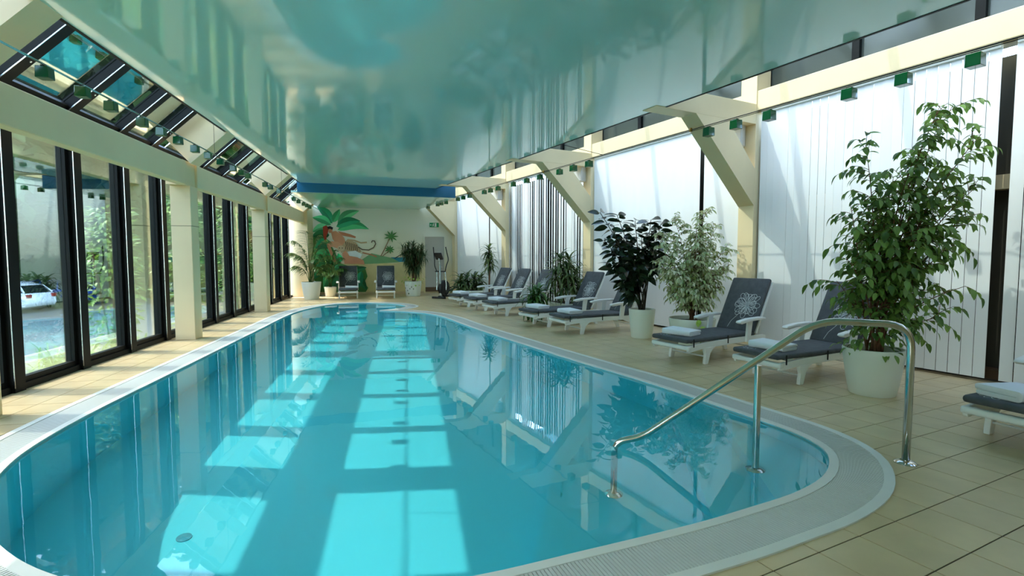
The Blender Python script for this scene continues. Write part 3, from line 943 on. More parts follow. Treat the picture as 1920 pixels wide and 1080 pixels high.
def shrub(t, rnd, z0, tips, bark, r0, twig_n, twig_len, leaf_step, leafdir_droop, scale=(.8, 1.2), start=.3, up=.5, spread=1.0, stem_name='stem'):
    """stems from the pot to the given tips, twigs along them, leaves along the twigs; returns leaf matrices"""
    mats = []
    for (a, b, z) in tips:
        s = Vector((rnd.uniform(-.06, .06), rnd.uniform(-.06, .06), z0)); e = side(a, b, z)
        hd = Vector((e.x - s.x, e.y - s.y, 0)); path = curve(s, e, -hd * .32 + Vector((rnd.uniform(-.06, .06), rnd.uniform(-.06, .06), .10 * (e - s).length)), 9)
        MB().tube(path, [r0 * (1 - .8 * i / 9) for i in range(10)], 6).build(stem_name, bark, t, smooth=True)
        L = (e - s).length
        tw = MB(); nt = max(3, int(twig_n * L))
        for k in range(nt):
            q = start + (1 - start) * (k + rnd.random()) / nt
            i = min(8, int(q * 9)); p = path[i].lerp(path[i + 1], q * 9 - i)
            ax = (path[i + 1] - path[i]).normalized()
            d = Vector((rnd.gauss(0, 1), rnd.gauss(0, 1), rnd.gauss(up * .6, .5))); d = (d - ax * d.dot(ax) * .6).normalized()
            tl = twig_len * rnd.uniform(.5, 1.15) * (1.15 - .5 * q) * spread
            tp = curve(p, p + (d + ax * .35).normalized() * tl, Vector((0, 0, tl * .18)), 5)
            tp[-1].z -= tl * .12
            tw.tube(tp, [.0035, .003, .0028, .0025, .002, .0015], 4)
            nl = max(2, int(tl / leaf_step))
            for j in range(nl + 1):
                qq = .15 + .85 * j / nl; ii = min(4, int(qq * 5)); lp = tp[ii].lerp(tp[ii + 1], qq * 5 - ii)
                ta = (tp[ii + 1] - tp[ii]).normalized(); sd = ta.cross(Vector((0, 0, 1)))
                if sd.length < .01: sd = Vector((1, 0, 0))
                sd.normalize()
                dr = ta * rnd.uniform(.3, .9) + sd * (1 if j % 2 else -1) * rnd.uniform(.5, 1.0) + Vector((0, 0, -leafdir_droop * rnd.uniform(.4, 1.4)))
                if j == nl: dr = ta + Vector((0, 0, -leafdir_droop * .7))
                sc = rnd.uniform(*scale)
                mats.append(Matrix.Translation(lp) @ basis(dr, roll=rnd.uniform(-.5, .5)) @ Matrix.Scale(sc, 4))
        tw.build('twigs', bark, t)
    rnd.shuffle(mats)
    return mats
# --- big weeping fig in the round pot
t = thing('weeping_fig', 'tall glossy-leaved fig tree in a big round white pot', 'plant', (4.83, 4.52, 0))
planter(t, potprof(.215, .285, .49), soil_z=.42, soil_r=.26)
rnd = random.Random(11)
tips = [(-.14, .05, 2.62), (-.34, -.05, 2.0), (-.06, .1, 2.1), (.34, .0, 2.5), (.62, .05, 3.02), (.80, .1, 3.05), (1.02, .0, 2.72), (1.02, .0, 2.2), (.80, -.05, 2.05), (.5, -.1, 1.9), (-.40, -.1, 1.45), (.2, .1, 1.75), (.92, .05, 1.65), (.85, -.1, 1.15), (-.30, .0, 1.0), (.62, -.15, .85), (.22, .12, 2.3), (.68, .1, 2.45), (-.05, -.1, 1.35), (.55, .1, 1.4), (.3, -.15, 1.15), (1.0, .0, 1.9), (-.42, 0, 1.2)]
M1 = shrub(t, rnd, .40, tips, 'bark', .013, 14, .38, .047, .55, (.8, 1.35), start=.27)
for k in range(70):      # leaves hanging over the rim
    a = rnd.uniform(0, 2 * math.pi); r_ = rnd.uniform(.12, .36)
    M1.append(Matrix.Translation((r_ * math.cos(a), r_ * math.sin(a), rnd.uniform(.46, .72))) @ basis(Vector((math.cos(a), math.sin(a), rnd.uniform(-1.4, .2)))))
leaves_out(M1, leaf_verts(.092, .046, .3, .3), 'leaf', 'leaf_ficus', t, 300)
# --- rubber plant
t = thing('rubber_plant', 'dark broad-leaved rubber plant in a white pot', 'plant', (4.12, 8.55, 0))
planter(t, potprof(.185, .235, .52), soil_z=.45, soil_r=.21)
rnd = random.Random(5)
M2 = []
for (a, b, z) in [(-.78, 0, 2.25), (-.45, .1, 2.2), (-.15, 0, 2.1), (.15, .05, 2.12), (.32, 0, 2.05), (-.72, -.1, 1.75), (-.35, 0, 1.8), (0, .1, 1.8), (-.62, -.1, 1.35), (-.2, -.1, 1.4), (-.38, -.15, 1.0), (.25, 0, 1.6), (.42, .05, 1.85)]:
    s = Vector((rnd.uniform(-.07, .07), rnd.uniform(-.05, .05), .44)); e = side(a, b, z)
    path = curve(s, e, Vector((-(e.x) * .25, -(e.y) * .25, .05)), 10)
    MB().tube(path, [.014 * (1 - .6 * i / 10) for i in range(11)], 6).build('stem', 'bark_dark', t, smooth=True)
    n_ = 22 + int(z * 3)
    for k in range(n_):
        q = 1 - .48 * k / n_; i = min(9, int(q * 10)); p = path[i].lerp(path[i + 1], q * 10 - i)
        an = k * 2.4 + rnd.random(); el = .30 - 1.35 * k / n_
        d = Vector((math.cos(an) * math.cos(el), math.sin(an) * math.cos(el), math.sin(el) * .8))
        M2.append(Matrix.Translation(p + d * .03) @ basis(d, roll=rnd.uniform(-1.1, 1.1)) @ Matrix.Scale(rnd.uniform(.8, 1.25), 4))
leaves_out(M2, leaf_verts(.215, .105, .22, .22, 5), 'leaf', 'leaf_rubber', t, 300)
# --- variegated fig in the wide planter
t = thing('variegated_fig', 'bushy cream-and-green variegated fig in a wide white planter', 'plant', (4.62, 7.72, 0))
planter(t, potprof(.30, .375, .44), soil_z=.38, soil_r=.34, name='planter')
rnd = random.Random(9)
tips = [(-.62, 0, 1.8), (-.58, 0, 1.35), (-.3, .1, 2.1), (0.05, 0, 2.0), (.22, .1, 2.22), (.35, 0, 1.9), (.56, .05, 1.6), (.58, 0, 1.3), (-.5, -.1, 1.45), (.0, -.2, 1.6), (.2, -.2, 1.35), (-.3, -.2, 1.2), (.5, -.1, 1.2), (-.45, 0, 1.0), (.4, -.1, .95), (.1, .1, 1.8), (-.1, -.15, 1.1)]
M3 = shrub(t, rnd, .36, tips, 'bark', .010, 30, .30, .026, .5, (.8, 1.5), start=.2)
leaves_out(M3, leaf_verts(.066, .032, .3, .3, 3), 'leaf', 'leaf_varieg', t, 260)
Mv = []
for k in range(16):
    a = -1.9 + rnd.uniform(-.35, .35)
    Mv.append(Matrix.Translation((.38 * math.cos(a), .38 * math.sin(a), rnd.uniform(.14, .46))) @ basis(Vector((math.cos(a), math.sin(a), -1.2)), roll=rnd.uniform(-.6, .6)))
leaves_out(Mv, leaf_verts(.085, .075, .2, .2, 4), 'vine_leaf', 'leaf_vine', t, 20)
# --- rosette plants (dracaenas, fern)
def rosettes(t, rnd, heads, blade, per, mat_, n_obj, stem_r=.012, z0=.3, bark='bark', el=(-.7, 1.25)):
    Ms = []
    for (a, b, z) in heads:
        e = side(a, b, z); s = Vector((e.x * .3, e.y * .3, z0))
        if z > z0 + .1: MB().tube(curve(s, e, (0, 0, .0), 6), stem_r, 6).build('stem', bark, t, smooth=True)
        for k in range(per):
            q = k / per; an = k * 2.4 + rnd.random() * .5; eg = el[1] + (el[0] - el[1]) * q + rnd.uniform(-.15, .15)
            d = Vector((math.cos(an) * math.cos(eg), math.sin(an) * math.cos(eg), math.sin(eg)))
            Ms.append(Matrix.Translation(e + Vector((0, 0, -.18 * q))) @ basis(d) @ Matrix.Scale(rnd.uniform(.75, 1.2), 4))
    leaves_out(Ms, blade, 'leaf', mat_, t, n_obj)
def box_planter(t, lx, ly, h):
    m = MB(); m.prism([(-lx, -ly), (lx, -ly), (lx, ly), (-lx, ly)], lambda p, z: (p[0] * (.9 if z < .01 else 1), p[1] * (.9 if z < .01 else 1), z), 0, h); m.build('planter', 'pot', t, bevel=.02)
    MB().box(-lx + .03, lx - .03, -ly + .03, ly - .03, h - .005, h + .004).build('soil', 'soil', t)
rnd = random.Random(21)
t = thing('dracaena', 'bushy striped dracaena in a white planter between loungers', 'plant', (3.62, 11.6, 0), TH)
box_planter(t, .24, .45, .38)
rosettes(t, rnd, [(-.12, 0, 1.42), (.12, .05, 1.38), (.02, -.1, 1.18), (-.22, .05, 1.1), (.26, 0, 1.08), (.12, -.15, .9), (-.1, -.12, .85), (.3, -.1, .78)], blade_verts(.46, .060, 1.7), 36, 'leaf_drac', 280, z0=.36)
t = thing('fern', 'low dark green fern by the planter between loungers', 'plant', (2.86, 11.3, 0))
planter(t, potprof(.14, .18, .30), soil_z=.25, soil_r=.16)
rosettes(t, rnd, [(-.08, 0, .62), (.05, .05, .68), (.0, -.1, .5), (-.1, -.08, .42)], blade_verts(.44, .075, 2.0), 34, 'leaf_fern', 136, z0=.28)
t = thing('dracaena', 'slim dracaena with one tall leaf crown near the far loungers', 'plant', (2.55, 16.36, 0))
planter(t, potprof(.14, .18, .32), soil_z=.27, soil_r=.16)
rosettes(t, rnd, [(0, 0, 1.72), (.0, .02, 1.5), (.03, -.02, 1.28)], blade_verts(.38, .070, 1.6), 36, 'leaf_drac', 108, .018, .30)
t = thing('planter_bush', 'low spreading leafy bush in a long white planter', 'plant', (2.02, 16.9, 0), TH)
box_planter(t, .22, .50, .36)
rosettes(t, rnd, [(-.35, 0, .75), (-.12, 0, .80), (.12, 0, .78), (.32, 0, .72), (-.22, -.1, .6), (.2, -.1, .6), (-.42, 0, .55)], blade_verts(.46, .085, 1.8), 30, 'leaf_drac', 210, .01, .34)
# --- spiky tree by the door
t = thing('potted_tree', 'round-crowned spiky potted tree beside the door', 'plant', (0.16, 19.35, 0))
planter(t, potprof(.26, .31, .56), soil_z=.5, soil_r=.28)
for k in range(9):       # painted dabs on the pot
    a = -2.2 + rnd.uniform(-1.0, 1.0); z = rnd.uniform(.10, .46)
    m = MB(); m.M = Matrix.Translation((.302 * math.cos(a) * (.86 + z * .26), .302 * math.sin(a) * (.86 + z * .26), z)) @ Matrix.Rotation(a, 4, 'Z')
    m.add([(.0, -.03, 0), (.0, 0, -.05), (.0, .03, 0), (.0, 0, .05), (.012, 0, 0)], [(0, 1, 4), (1, 2, 4), (2, 3, 4), (3, 0, 4)]); m.build('painted_dab', 'leaf_bush', t)
MB().tube([(0, 0, .48), (.01, 0, .8), (0, .01, 1.1)], [.045, .04, .035], 8).build('trunk', 'bark', t, smooth=True)
MB().tube([(.06, 0, .48), (.1, 0, .8), (.18, .01, 1.1)], [.03, .03, .02], 8).build('trunk', 'bark', t, smooth=True)
heads = []
for k in range(44):
    u_ = rnd.uniform(-1, 1); an = rnd.uniform(0, 6.28); r_ = rnd.uniform(.20, .46); s_ = math.sqrt(1 - u_ * u_)
    heads.append((.05 + r_ * s_ * math.cos(an), r_ * s_ * math.sin(an), 1.58 + r_ * 1.25 * u_))
rosettes(t, rnd, heads, blade_verts(.30, .026, 1.0, 4), 40, 'leaf_bush', 0, .008, .95, el=(-1.2, 1.3))
Mv = []
for k in range(60):
    a = rnd.uniform(0, 6.28); r_ = rnd.uniform(.2, .42)
    Mv.append(Matrix.Translation((r_ * math.cos(a), r_ * math.sin(a), rnd.uniform(.42, .72))) @ basis(Vector((math.cos(a), math.sin(a), rnd.uniform(-.8, .6)))))
leaves_out(Mv, leaf_verts(.11, .07, .2, .3), 'vine_leaf', 'leaf_vine', t, 60)
# --- palms
def palm(t, rnd, fronds, z0, pinna, mat_):
    for (a, b, z) in fronds:
        s = Vector((rnd.uniform(-.05, .05), rnd.uniform(-.05, .05), z0)); e = side(a, b, z); L = (e - s).length
        path = curve(s, e, Vector((-(e.x) * .25, -(e.y) * .25, L * .42)), 12)
        m = MB(); m.tube(path, [.012 * (1 - .8 * i / 12) for i in range(13)], 5)
        fr = m.build('frond', mat_, t)
        Ms = []
        for k in range(64):
            q = .30 + .70 * k / 64; i = min(11, int(q * 12)); p = path[i].lerp(path[i + 1], q * 12 - i); ax = (path[i + 1] - path[i]).normalized()
            sd = ax.cross(Vector((0, 0, 1))); sd = sd.normalized() if sd.length > .05 else Vector((1, 0, 0))
            d = sd * (1 if k % 2 else -1) + ax * .75 + Vector((0, 0, -.35 + rnd.uniform(-.2, .2)))
            Ms.append(Matrix.Translation(p) @ basis(d) @ Matrix.Scale((1.1 - .6 * abs(q - .55)) * rnd.uniform(.85, 1.1), 4))
        leaves_out(Ms, pinna, 'leaflets', mat_, fr, 0)
t = thing('potted_palm', 'feathery potted palm beside the last windows', 'plant', (-3.28, 18.6, 0))
planter(t, potprof(.24, .32, .60), soil_z=.54, soil_r=.29)
palm(t, rnd, [(-.62, 0, 2.02), (-.75, .1, 1.6), (.25, .1, 2.2), (.55, 0, 2.05), (-.25, .1, 2.35), (-.55, -.1, 1.15), (.75, -.1, 1.5), (.62, .2, 1.2), (-.35, -.2, 1.5), (.3, -.3, 1.4), (.85, 0, 1.0)], .52, blade_verts(.40, .034, .9, 4), 'leaf_palm')
t = thing('floor_palm', 'dense green palm in front of the mural foliage', 'plant', (-2.82, 19.75, 0))
planter(t, potprof(.18, .22, .36), soil_z=.3, soil_r=.2)
palm(t, rnd, [(-.35, 0, 1.55), (-.15, 0, 1.75), (.15, .1, 1.7), (.38, 0, 1.45), (.5, -.1, 1.05), (-.45, -.1, 1.1), (.25, -.2, .9), (-.2, -.2, .95), (.0, -.1, 1.35)], .30, blade_verts(.36, .040, .9, 4), 'leaf_fern')
# ================================================================ FAR WALL: MURAL, DOOR, SIGN
def wallpt(x, y):
    """sketch units of the mural -> place on the end wall"""
    a = 480 + x / 4.155; b = 340 + y / 4.155
    X = YB * math.tan(math.atan((a - 960) / 962) + 0.1994)
    return X, 1.45 + (482 - b) / 960 * (20.9 * .98 + X * .198)
PAINT = {}
def paint(rgb):
    if rgb not in PAINT:
        PAINT[rgb] = 'paint_%d' % len(PAINT); pm(PAINT[rgb], rgb, .75, var=.06, vscale=4)
    return PAINT[rgb]
mural = thing('mural', 'tropical mural with broad leaves, figures, animal and beach on the end wall', 'mural', (0, YB, 0))
layer = [0]
def shape(name, pts, rgb):
    layer[0] += 1; d = .002 + layer[0] * .0006
    q = [wallpt(*p) for p in pts]
    m = MB(); m.prism(q, lambda p, h: (p[0], -h, p[1]), d - .0006, d)
    return m.build(name, paint(rgb), mural)
def sleaf(b, t, w, rgb, rib=True, bend=0.0):
    bx, by = b; tx, ty = t; dx, dy = tx - bx, ty - by; L = math.hypot(dx, dy); nx, ny = -dy / L, dx / L
    L_, R_ = [], []
    for i in range(11):
        q = i / 10; ww = w * .5 * math.sin(math.pi * q ** .8) ** .85; o_ = bend * L * math.sin(math.pi * q)
        cx, cy_ = bx + dx * q + nx * o_, by + dy * q + ny * o_
        L_.append((cx + nx * ww, cy_ + ny * ww)); R_.append((cx - nx * ww, cy_ - ny * ww))
    shape('painted_leaf', L_ + R_[::-1][1:-1], rgb)
    if rib:
        half = [((a[0] + b_[0]) / 2, (a[1] + b_[1]) / 2) for a, b_ in zip(L_, R_)]
        shape('painted_leaf', half + L_[::-1][1:-1], tuple(min(255, int(c * 1.25 + 8)) for c in rgb))
def line(name, pts, w, rgb):
    a_, b_ = [], []
    for i, p in enumerate(pts):
        q = pts[min(i + 1, len(pts) - 1)]; r_ = pts[max(i - 1, 0)]; tx, ty = q[0] - r_[0], q[1] - r_[1]; L = math.hypot(tx, ty) or 1
        a_.append((p[0] - ty / L * w, p[1] + tx / L * w)); b_.append((p[0] + ty / L * w, p[1] - tx / L * w))
    shape(name, a_ + b_[::-1], rgb)
shape('painted_beach', [(440, 640), (700, 640), (840, 620), (1060, 640), (1170, 625), (1290, 650), (1290, 860), (440, 860)], (222, 208, 150))
shape('painted_sea', [(1050, 592), (1292, 592), (1292, 622), (1120, 628), (1050, 610)], (58, 148, 170))
shape('painted_hill', [(820, 612), (900, 560), (960, 575), (1060, 598), (1120, 630), (960, 640), (820, 645)], (128, 178, 124))
shape('painted_undergrowth', [(440, 420), (520, 400), (600, 520), (660, 640), (720, 660), (790, 655), (850, 680), (866, 740), (840, 790), (870, 830), (850, 862), (440, 862)], (70, 132, 66))
G1, G2, G3, G4 = (36, 138, 98), (64, 164, 110), (92, 176, 128), (30, 100, 60)
for b, t, w, c, bd in [((600, 330), (480, 195), 70, G1, .1), ((605, 320), (660, 220), 55, G2, 0), ((640, 340), (812, 232), 70, G3, -.12), ((640, 380), (885, 375), 75, G2, -.16), ((630, 355), (820, 312), 70, G1, -.1),
                     ((590, 340), (445, 285), 62, G2, .1), ((575, 360), (440, 395), 66, G3, .1), ((575, 420), (438, 430), 70, G4, .1), ((585, 470), (440, 545), 90, G1, .1), ((590, 540), (438, 650), 90, G2, .1),
                     ((600, 600), (450, 760), 90, G1, .08), ((620, 640), (545, 560), 60, (40, 170, 100), 0), ((640, 650), (520, 840), 80, G2, .08), ((660, 630), (640, 560), 44, (50, 180, 110), 0), ((690, 700), (560, 860), 60, G4, 0), ((760, 690), (860, 670), 40, G4, 0), ((780, 720), (860, 850), 60, G4, 0), ((820, 700), (780, 850), 60, G1, 0)]:
    sleaf(b, t, w, c, True, bd)
SK, SK2, HAIR, FUR = (214, 150, 112), (196, 128, 92), (168, 62, 40), (196, 168, 128)
shape('painted_figure', [(588, 395), (625, 388), (660, 408), (690, 440), (702, 480), (684, 512), (640, 516), (622, 480), (600, 450)], SK)
shape('painted_figure', [(640, 390), (690, 400), (740, 414), (782, 432), (776, 444), (730, 434), (676, 424)], SK2)
shape('painted_figure', [(684, 502), (640, 470), (590, 468), (552, 490), (562, 516), (604, 510), (640, 526)], (224, 164, 126))
shape('painted_figure', [(552, 492), (578, 500), (602, 560), (622, 610), (634, 642), (608, 646), (592, 600), (572, 550)], SK)
shape('painted_face', [(566, 372), (590, 366), (602, 382), (594, 402), (574, 402)], SK)
shape('painted_hair', [(526, 356), (552, 344), (572, 362), (566, 400), (552, 430), (556, 470), (536, 468), (528, 420)], HAIR)
shape('painted_hair', [(560, 356), (582, 350), (606, 362), (600, 380), (582, 372), (566, 376)], (30, 26, 24))
shape('painted_animal', [(652, 530), (690, 480), (716, 452), (780, 476), (806, 520), (822, 548), (790, 566), (740, 540), (690, 548), (664, 556)], FUR)
shape('painted_animal', [(664 + 30 * math.cos(k * .628), 524 + 24 * math.sin(k * .628)) for k in range(10)], (212, 190, 152))
for ex in (652, 674): shape('painted_eye', [(ex + 5 * math.cos(k), 520 + 4 * math.sin(k)) for k in range(6)], (40, 34, 28))
for k in range(7): line('painted_stripe', [(700 + k * 14, 470 + k * 4), (706 + k * 14, 500 + k * 5), (698 + k * 15, 530 + k * 3)], 2.6, (74, 56, 40))
line('painted_tail', [(796, 512), (830, 532), (880, 536), (918, 516), (934, 488), (926, 466), (908, 464), (902, 478)], 4, (96, 74, 52))
line('painted_paw', [(716, 456), (770, 462), (820, 480), (866, 476)], 6, FUR)
shape('painted_cloth', [(716, 548), (776, 540), (830, 570), (806, 604), (770, 586), (728, 580)], (226, 236, 234))
shape('painted_figure', [(672, 560), (700, 540), (730, 582), (790, 592), (838, 616), (846, 648), (790, 642), (690, 642)], SK)
line('painted_branch', [(830, 556), (900, 572), (940, 588)], 5, SK2)
for (cx, cy_, r_) in ((1055, 430, 58), (1042, 532, 40)):
    for k in range(9):
        a = R(-180 + k * 45 * .55 + (k > 4) * 20) if False else 2 * math.pi * k / 9
        sleaf((cx, cy_), (cx + r_ * math.cos(a), cy_ + r_ * .85 * math.sin(a)), 12, (84, 142, 78), False)
line('painted_palm_trunk', [(972, 584), (1002, 530), (1040, 450)], 3.5, (150, 118, 84))
line('painted_palm_trunk', [(985, 584), (1020, 556), (1042, 535)], 3, (150, 118, 84))
line('painted_branch', [(1080, 600), (1130, 570), (1180, 545)], 3, (60, 60, 60))
# lower wall is painted a warmer yellow towards the floor
nt = MATS['plaster'].node_tree; bs = nt.nodes['Principled BSDF']
tcn = nt.nodes.new('ShaderNodeTexCoord'); sp = nt.nodes.new('ShaderNodeSeparateXYZ'); mr = nt.nodes.new('ShaderNodeMapRange'); mx = nt.nodes.new('ShaderNodeMix'); mx.data_type = 'RGBA'
mr.inputs['From Min'].default_value = .3; mr.inputs['From Max'].default_value = 2.6
nt.links.new(tcn.outputs['Object'], sp.inputs[0]); nt.links.new(sp.outputs['Z'], mr.inputs[0]); nt.links.new(mr.outputs[0], mx.inputs[0])
mx.inputs[6].default_value = lin(232, 214, 158); mx.inputs[7].default_value = lin(236, 240, 228)
nt.links.new(mx.outputs[2], bs.inputs['Base Color'])
d = struct('door_1', 'grey door in the end wall')
MB().box(.66, 1.42, YB - .03, YB, 0.06, 2.26).build('door_leaf', 'door_grey', d, bevel=.004)
fr = MB(); fr.box(.60, .66, YB - .05, YB, 0, 2.32); fr.box(1.42, 1.48, YB - .05, YB, 0, 2.32); fr.box(.66, 1.42, YB - .05, YB, 2.26, 2.32); fr.build('door_frame', 'plaster', d)
MB().box(.66, 1.42, YB - .034, YB - .03, .06, .24).build('kick_plate', 'brown', d)
o = MB().tube([(1.34, YB - .03, 1.05), (1.34, YB - .08, 1.05), (1.22, YB - .08, 1.05)], .01, 8).build('door_handle', 'steel', d)
s = thing('exit_sign', 'green and white emergency exit sign above the grey door', 'sign', (1.03, YB - .002, 2.64))
MB().box(-.19, .19, -.04, 0, 0, .19).build('housing', 'white', s)
MB().box(-.185, .185, -.044, -.04, .006, .184).build('face', 'exit_green', s)
def flat(pts, name):
    m = MB(); m.prism(pts, lambda p, h: (p[0], h, p[1]), -.0465, -.044); m.build(name, 'white', s)
flat([(.02, .02), (.09, .02), (.09, .165), (.02, .165)], 'door_symbol')
flat([(-.02, .085), (-.01, .125), (-.04, .13), (-.075, .10), (-.07, .09), (-.045, .108), (-.05, .08), (-.085, .04), (-.075, .03), (-.035, .065), (-.01, .03), (.0, .035)], 'runner_symbol')
flat([(-.025 + .016 * math.cos(k * .785), .148 + .016 * math.sin(k * .785)) for k in range(8)], 'runner_symbol')
flat([(-.165, .095), (-.13, .13), (-.13, .105), (-.10, .105), (-.10, .085), (-.13, .085), (-.13, .06)], 'arrow_symbol')
# ================================================================ EXERCISE MACHINE
e = thing('elliptical_trainer', 'black and silver elliptical trainer standing by the blinds', 'fitness machine', (1.10, 18.0, 0), R(50))
MB().tube([(-.12, -.28, .04), (-.12, .28, .04)], .035, 10).build('front_foot', 'rubber', e, smooth=True)
MB().tube([(1.10, -.25, .04), (1.10, .25, .04)], .035, 10).build('rear_foot', 'rubber', e, smooth=True)
MB().bar((-.12, 0, .07), (1.10, 0, .07), .07, .06).build('base_beam', 'rubber', e)
m = MB(); m.M = Matrix.Translation((.18, 0, .36)) @ Matrix.Rotation(math.pi / 2, 4, 'X'); m.lathe([(.12, -.07), (.27, -.06), (.29, 0), (.27, .06), (.12, .07)], 28, cap1=True); m.build('flywheel_housing', 'rubber', e, smooth=True)
MB().tube([(.0, 0, .08), (-.03, 0, .9), (-.08, 0, 1.42)], [.05, .045, .035], 10).build('upright', 'alu', e, smooth=True)
m = MB(); m.M = Matrix.Translation((-.10, 0, 1.45)) @ Matrix.Rotation(R(-30), 4, 'Y'); m.box(-.03, .04, -.15, .15, -.10, .16); m.build('console', 'rubber', e, bevel=.02)
m = MB(); m.M = Matrix.Translation((-.10, 0, 1.45)) @ Matrix.Rotation(R(-30), 4, 'Y'); m.box(.041, .045, -.10, .10, -.02, .12); m.build('screen', 'car_glass', e)
for s_ in (-1, 1):
    MB().tube(smoothpath([(.02, s_ * .18, .95), (-.02, s_ * .25, 1.15), (.06, s_ * .30, 1.35), (-.02, s_ * .28, 1.62), (-.06, s_ * .26, 1.80)], .1), .018, 8).build('moving_handlebar', 'rubber', e, smooth=True)
    MB().tube([(.02, s_ * .18, .95), (.05, s_ * .2, .45), (.03, s_ * .2, .30)], .022, 8).build('swing_arm', 'alu', e, smooth=True)
    MB().bar((.03, s_ * .2, .30 + .06 * s_), (1.0, s_ * .2, .34 - .1 * s_), .045, .05).build('pedal_arm', 'rubber', e)
    MB().box(.48, .84, s_ * .2 - .075, s_ * .2 + .075, .345 - .03 * s_, .385 - .03 * s_).build('pedal', 'rubber', e, bevel=.01)
MB().tube([(-.02, -.22, .95), (-.02, .22, .95)], .02, 8).build('pivot_bar', 'rubber', e, smooth=True)
# ================================================================ OUTSIDE
g = MB(); g.add([(-4.33, -30, -.12), (-4.33, 80, -.12), (-8.0, 80, -1.2), (-8.0, -30, -1.2)], [(0, 1, 2, 3)])
tag(g.build('ground_bank', 'grass'), 'grass bank falling away outside the windows', kind='structure')
g = MB(); g.add([(-8.0, -30, -1.2), (-8.0, 80, -1.2), (-70, 80, -1.2), (-70, -30, -1.2)], [(0, 1, 2, 3)])
tag(g.build('ground_parking', 'asphalt'), 'grey asphalt of the car park', kind='structure')
def car(name, label, loc, rz, paintm):
    t = thing(name, label, 'car', loc, rz, 'parked cars outside')
    body = [(-2.15, .30), (-2.18, .55), (-2.1, .72), (-1.2, .92), (.9, .98), (2.0, .95), (2.18, .85), (2.2, .45), (2.1, .28), (1.62, .28), (1.55, .5), (1.3, .62), (1.05, .5), (.98, .26), (-1.0, .26), (-1.08, .5), (-1.3, .62), (-1.55, .5), (-1.62, .28)]
    m = MB(); m.prism(body, lambda p, h: (p[0], h, p[1]), -.86, .86); m.build('body', paintm, t, smooth=True, bevel=.05, seg=2)
    cab = [(-1.15, .90), (-.35, 1.36), (.2, 1.44), (1.2, 1.42), (1.75, 1.30), (2.05, .93)]
    m = MB(); m.prism(cab, lambda p, h: (p[0], h * (1 - .22 * (p[1] - .9) / .5), p[1]), -.78, .78); m.build('greenhouse', 'car_glass', t, smooth=True, bevel=.03)
    roof = [(-.38, 1.352), (.2, 1.455), (1.2, 1.44), (1.76, 1.31), (1.72, 1.28), (1.2, 1.39), (.2, 1.41), (-.3, 1.33)]
    m = MB(); m.prism(roof, lambda p, h: (p[0], h, p[1]), -.63, .63); m.build('roof', paintm, t, smooth=True, bevel=.02)
    for s in (-1, 1):
        for a, b in (((.35, 1.40), (.30, .95)), ((1.25, 1.40), (1.35, .96)), ((1.72, 1.28), (2.05, .95)), ((-.36, 1.35), (-1.12, .92))):
            MB().bar((a[0], s * .635, a[1]), (b[0], s * .79, b[1]), .05, .07).build('pillar', paintm, t)
        for x in (-1.32, 1.32):
            m = MB(); m.M = Matrix.Translation((x, s * .76, .31)) @ Matrix.Rotation(math.pi / 2, 4, 'X'); m.lathe([(.2, -.1), (.30, -.1), (.31, 0), (.30, .1), (.2, .1)], 22, cap1=True)
            w = m.build('wheel', 'rubber', t, smooth=True)
            m = MB(); m.M = Matrix.Translation((x, s * .865, .31)) @ Matrix.Rotation(math.pi / 2, 4, 'X'); m.lathe([(.2, -.005), (.19, .0)], 18, cap1=True); m.build('rim', 'alu', w)
        MB().box(2.08, 2.22, s * .70 - .14, s * .70 + .14, .72, .88).build('tail_light', 'red', t, bevel=.02)
        rail = MB().tube([(-.1, s * .56, 1.47), (1.3, s * .56, 1.46)], .018, 6).build('roof_rail', 'alu', t)
    MB().box(2.15, 2.21, -.26, .26, .50, .61).build('number_plate', 'white', t)
def at(px_, depth, z): 
    p = EYE + Vector((FW.x, FW.y, 0)).normalized() * depth + RT * ((px_ - 960) / 960 * depth); return (p.x, p.y, z)
car('estate_car', 'white estate car parked outside the near windows', at(-14, 24.5, -1.2), R(-8), 'car_white')
car('hatchback_car', 'blue car parked beyond the white one', at(84, 27.5, -1.2), R(-12), 'car_blue')
def bush(name, label, loc, rx, h, n, vf, mat_, seed, grp=None, stems=6):
    rnd = random.Random(seed); t = thing(name, label, 'shrub', loc, 0, grp)
    Ms = []
    for k in range(n):
        q = rnd.random() ** .8; a = rnd.uniform(0, 6.28); r_ = rx * math.sqrt(rnd.random()) * (1 - .55 * abs(q - .45))
        d = Vector((math.cos(a), math.sin(a), rnd.uniform(-.8, .8)))
        Ms.append(Matrix.Translation((r_ * math.cos(a), r_ * math.sin(a), q * h)) @ basis(d, roll=rnd.uniform(-.8, .8)) @ Matrix.Scale(rnd.uniform(.7, 1.4), 4))
    leaves_out(Ms, vf, 'leaf', mat_, t, 0)
    for k in range(stems):
        MB().tube(curve((0, 0, 0), (rnd.uniform(-rx, rx) * .6, rnd.uniform(-rx, rx) * .6, h * .85), (0, 0, .1), 5), .012, 5).build('stem', 'bark', t)
lf = leaf_verts(.13, .05, .2, .3, 3)
bush('garden_shrub', 'tall leafy shrub outside the third window', (-6.1, 12.1, -.64), .6, 3.1, 1100, lf, 'leaf_out', 1)
bush('garden_shrub', 'yellow-green shrub outside the fourth window', (-5.6, 14.6, -.49), .75, 3.4, 1500, lf, 'leaf_out', 2)
bush('garden_shrub', 'green shrub outside the window after the first column', (-5.7, 19.0, -.5), .9, 3.6, 1400, lf, 'leaf_out', 3)
bush('garden_shrub', 'green shrub outside the middle windows', (-5.6, 23.5, -.5), 1.0, 3.6, 1300, lf, 'leaf_out', 4)
bush('garden_shrub', 'green shrub outside the far windows', (-5.6, 29.0, -.5), 1.1, 3.8, 1300, lf, 'leaf_out', 5)
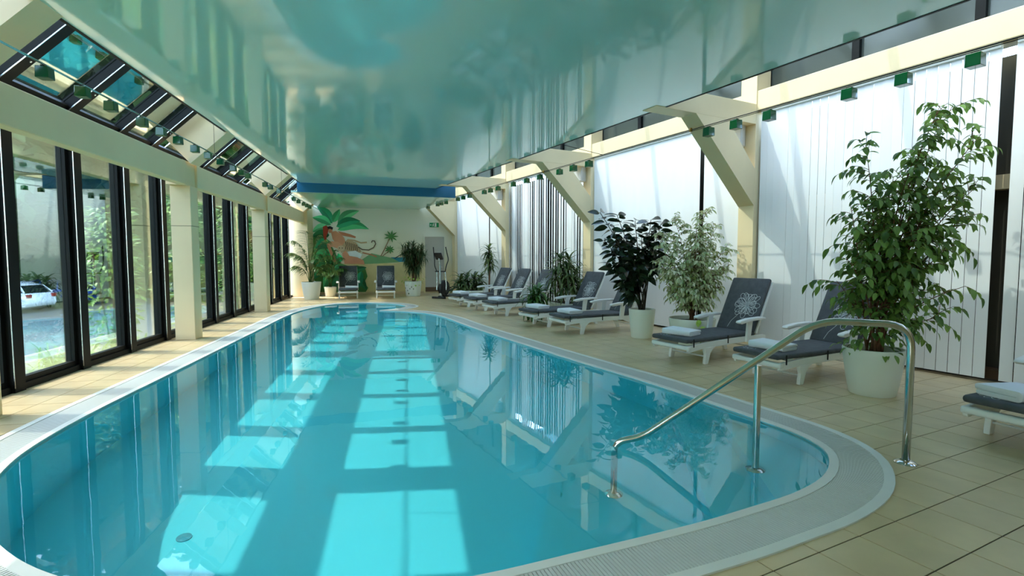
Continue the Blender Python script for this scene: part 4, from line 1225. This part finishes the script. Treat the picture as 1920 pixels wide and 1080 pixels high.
bush('garden_shrub', 'dark round shrub behind the parked cars', at(60, 34, -1.2), 2.2, 2.6, 1800, leaf_verts(.35, .16, .2, .2, 3), 'leaf_far', 6)
gb = blade_verts(.45, .022, 1.3, 5)
for k, (x, y, lab) in enumerate([(-5.15, 5.6, 'grass tuft outside the first window'), (-5.2, 7.3, 'grass tuft outside the second window'), (-5.3, 9.0, 'grass tuft outside the window near the column'), (-5.15, 10.6, 'low grass tuft beside the first column window')]):
    rnd = random.Random(40 + k); t = thing('grass_tuft', lab, 'plant', (x, y, -.25), 0, 'grass tufts outside')
    Ms = [Matrix.Translation((rnd.gauss(0, .16), rnd.gauss(0, .22), 0)) @ basis(Vector((rnd.gauss(0, .5), rnd.gauss(0, .5), 1))) @ Matrix.Scale(rnd.uniform(.6, 1.5), 4) for _ in range(110)]
    leaves_out(Ms, gb, 'blade', 'leaf_out', t, 0)
# made-up belt of tall trees, added behind the car park to block low sky
rnd = random.Random(77); Ms = []
for k in range(26000):
    a = R(rnd.uniform(-105, -6)); dd = rnd.uniform(38, 44); h = rnd.random() ** .8
    top = 20 + 4 * math.sin(a * 23) + 2 * math.sin(a * 61)
    dd += 3.5 * math.sin(h * 6 + a * 40)
    Ms.append(Matrix.Translation((math.sin(a) * dd, math.cos(a) * dd, -1.2 + h * top)) @ basis(Vector((rnd.gauss(0, 1), rnd.gauss(0, 1), rnd.gauss(-.2, .6)))) @ Matrix.Scale(rnd.uniform(.7, 1.5), 4))
m = MB(); vv, ff = leaf_verts(1.3, .85, .2, .2, 2); V0 = [Vector(p) for p in vv]
for M in Ms:
    b = len(m.v); m.v += [M @ p for p in V0]; m.f += [tuple(i + b for i in f) for f in ff]
nn_ = 120; b0 = len(m.v)  # solid curved sheet behind the leaves, added to close the sky holes
for j in range(7):
    for i in range(nn_):
        a = R(-105 + 99 * i / (nn_ - 1)); top = 16 + 3 * math.sin(a * 23) + 2 * math.sin(a * 61); dd = 45 + 1.5 * math.sin(i * 1.7 + j * 2.1)
        m.v.append(Vector((math.sin(a) * dd, math.cos(a) * dd, -1.2 + top * j / 6)))
for j in range(6):
    for i in range(nn_ - 1): m.f.append((b0 + j * nn_ + i, b0 + j * nn_ + i + 1, b0 + (j + 1) * nn_ + i + 1, b0 + (j + 1) * nn_ + i))
me = bpy.data.meshes.new('sky_screen_trees'); me.from_pydata([tuple(p) for p in m.v], [], m.f); me.materials.append(MATS['leaf_far'])
tag(link('sky_screen_trees', me), 'added dark belt of trees screening off the low sky behind the car park', 'trees', kind='stuff')
print('objects', len(bpy.data.objects))
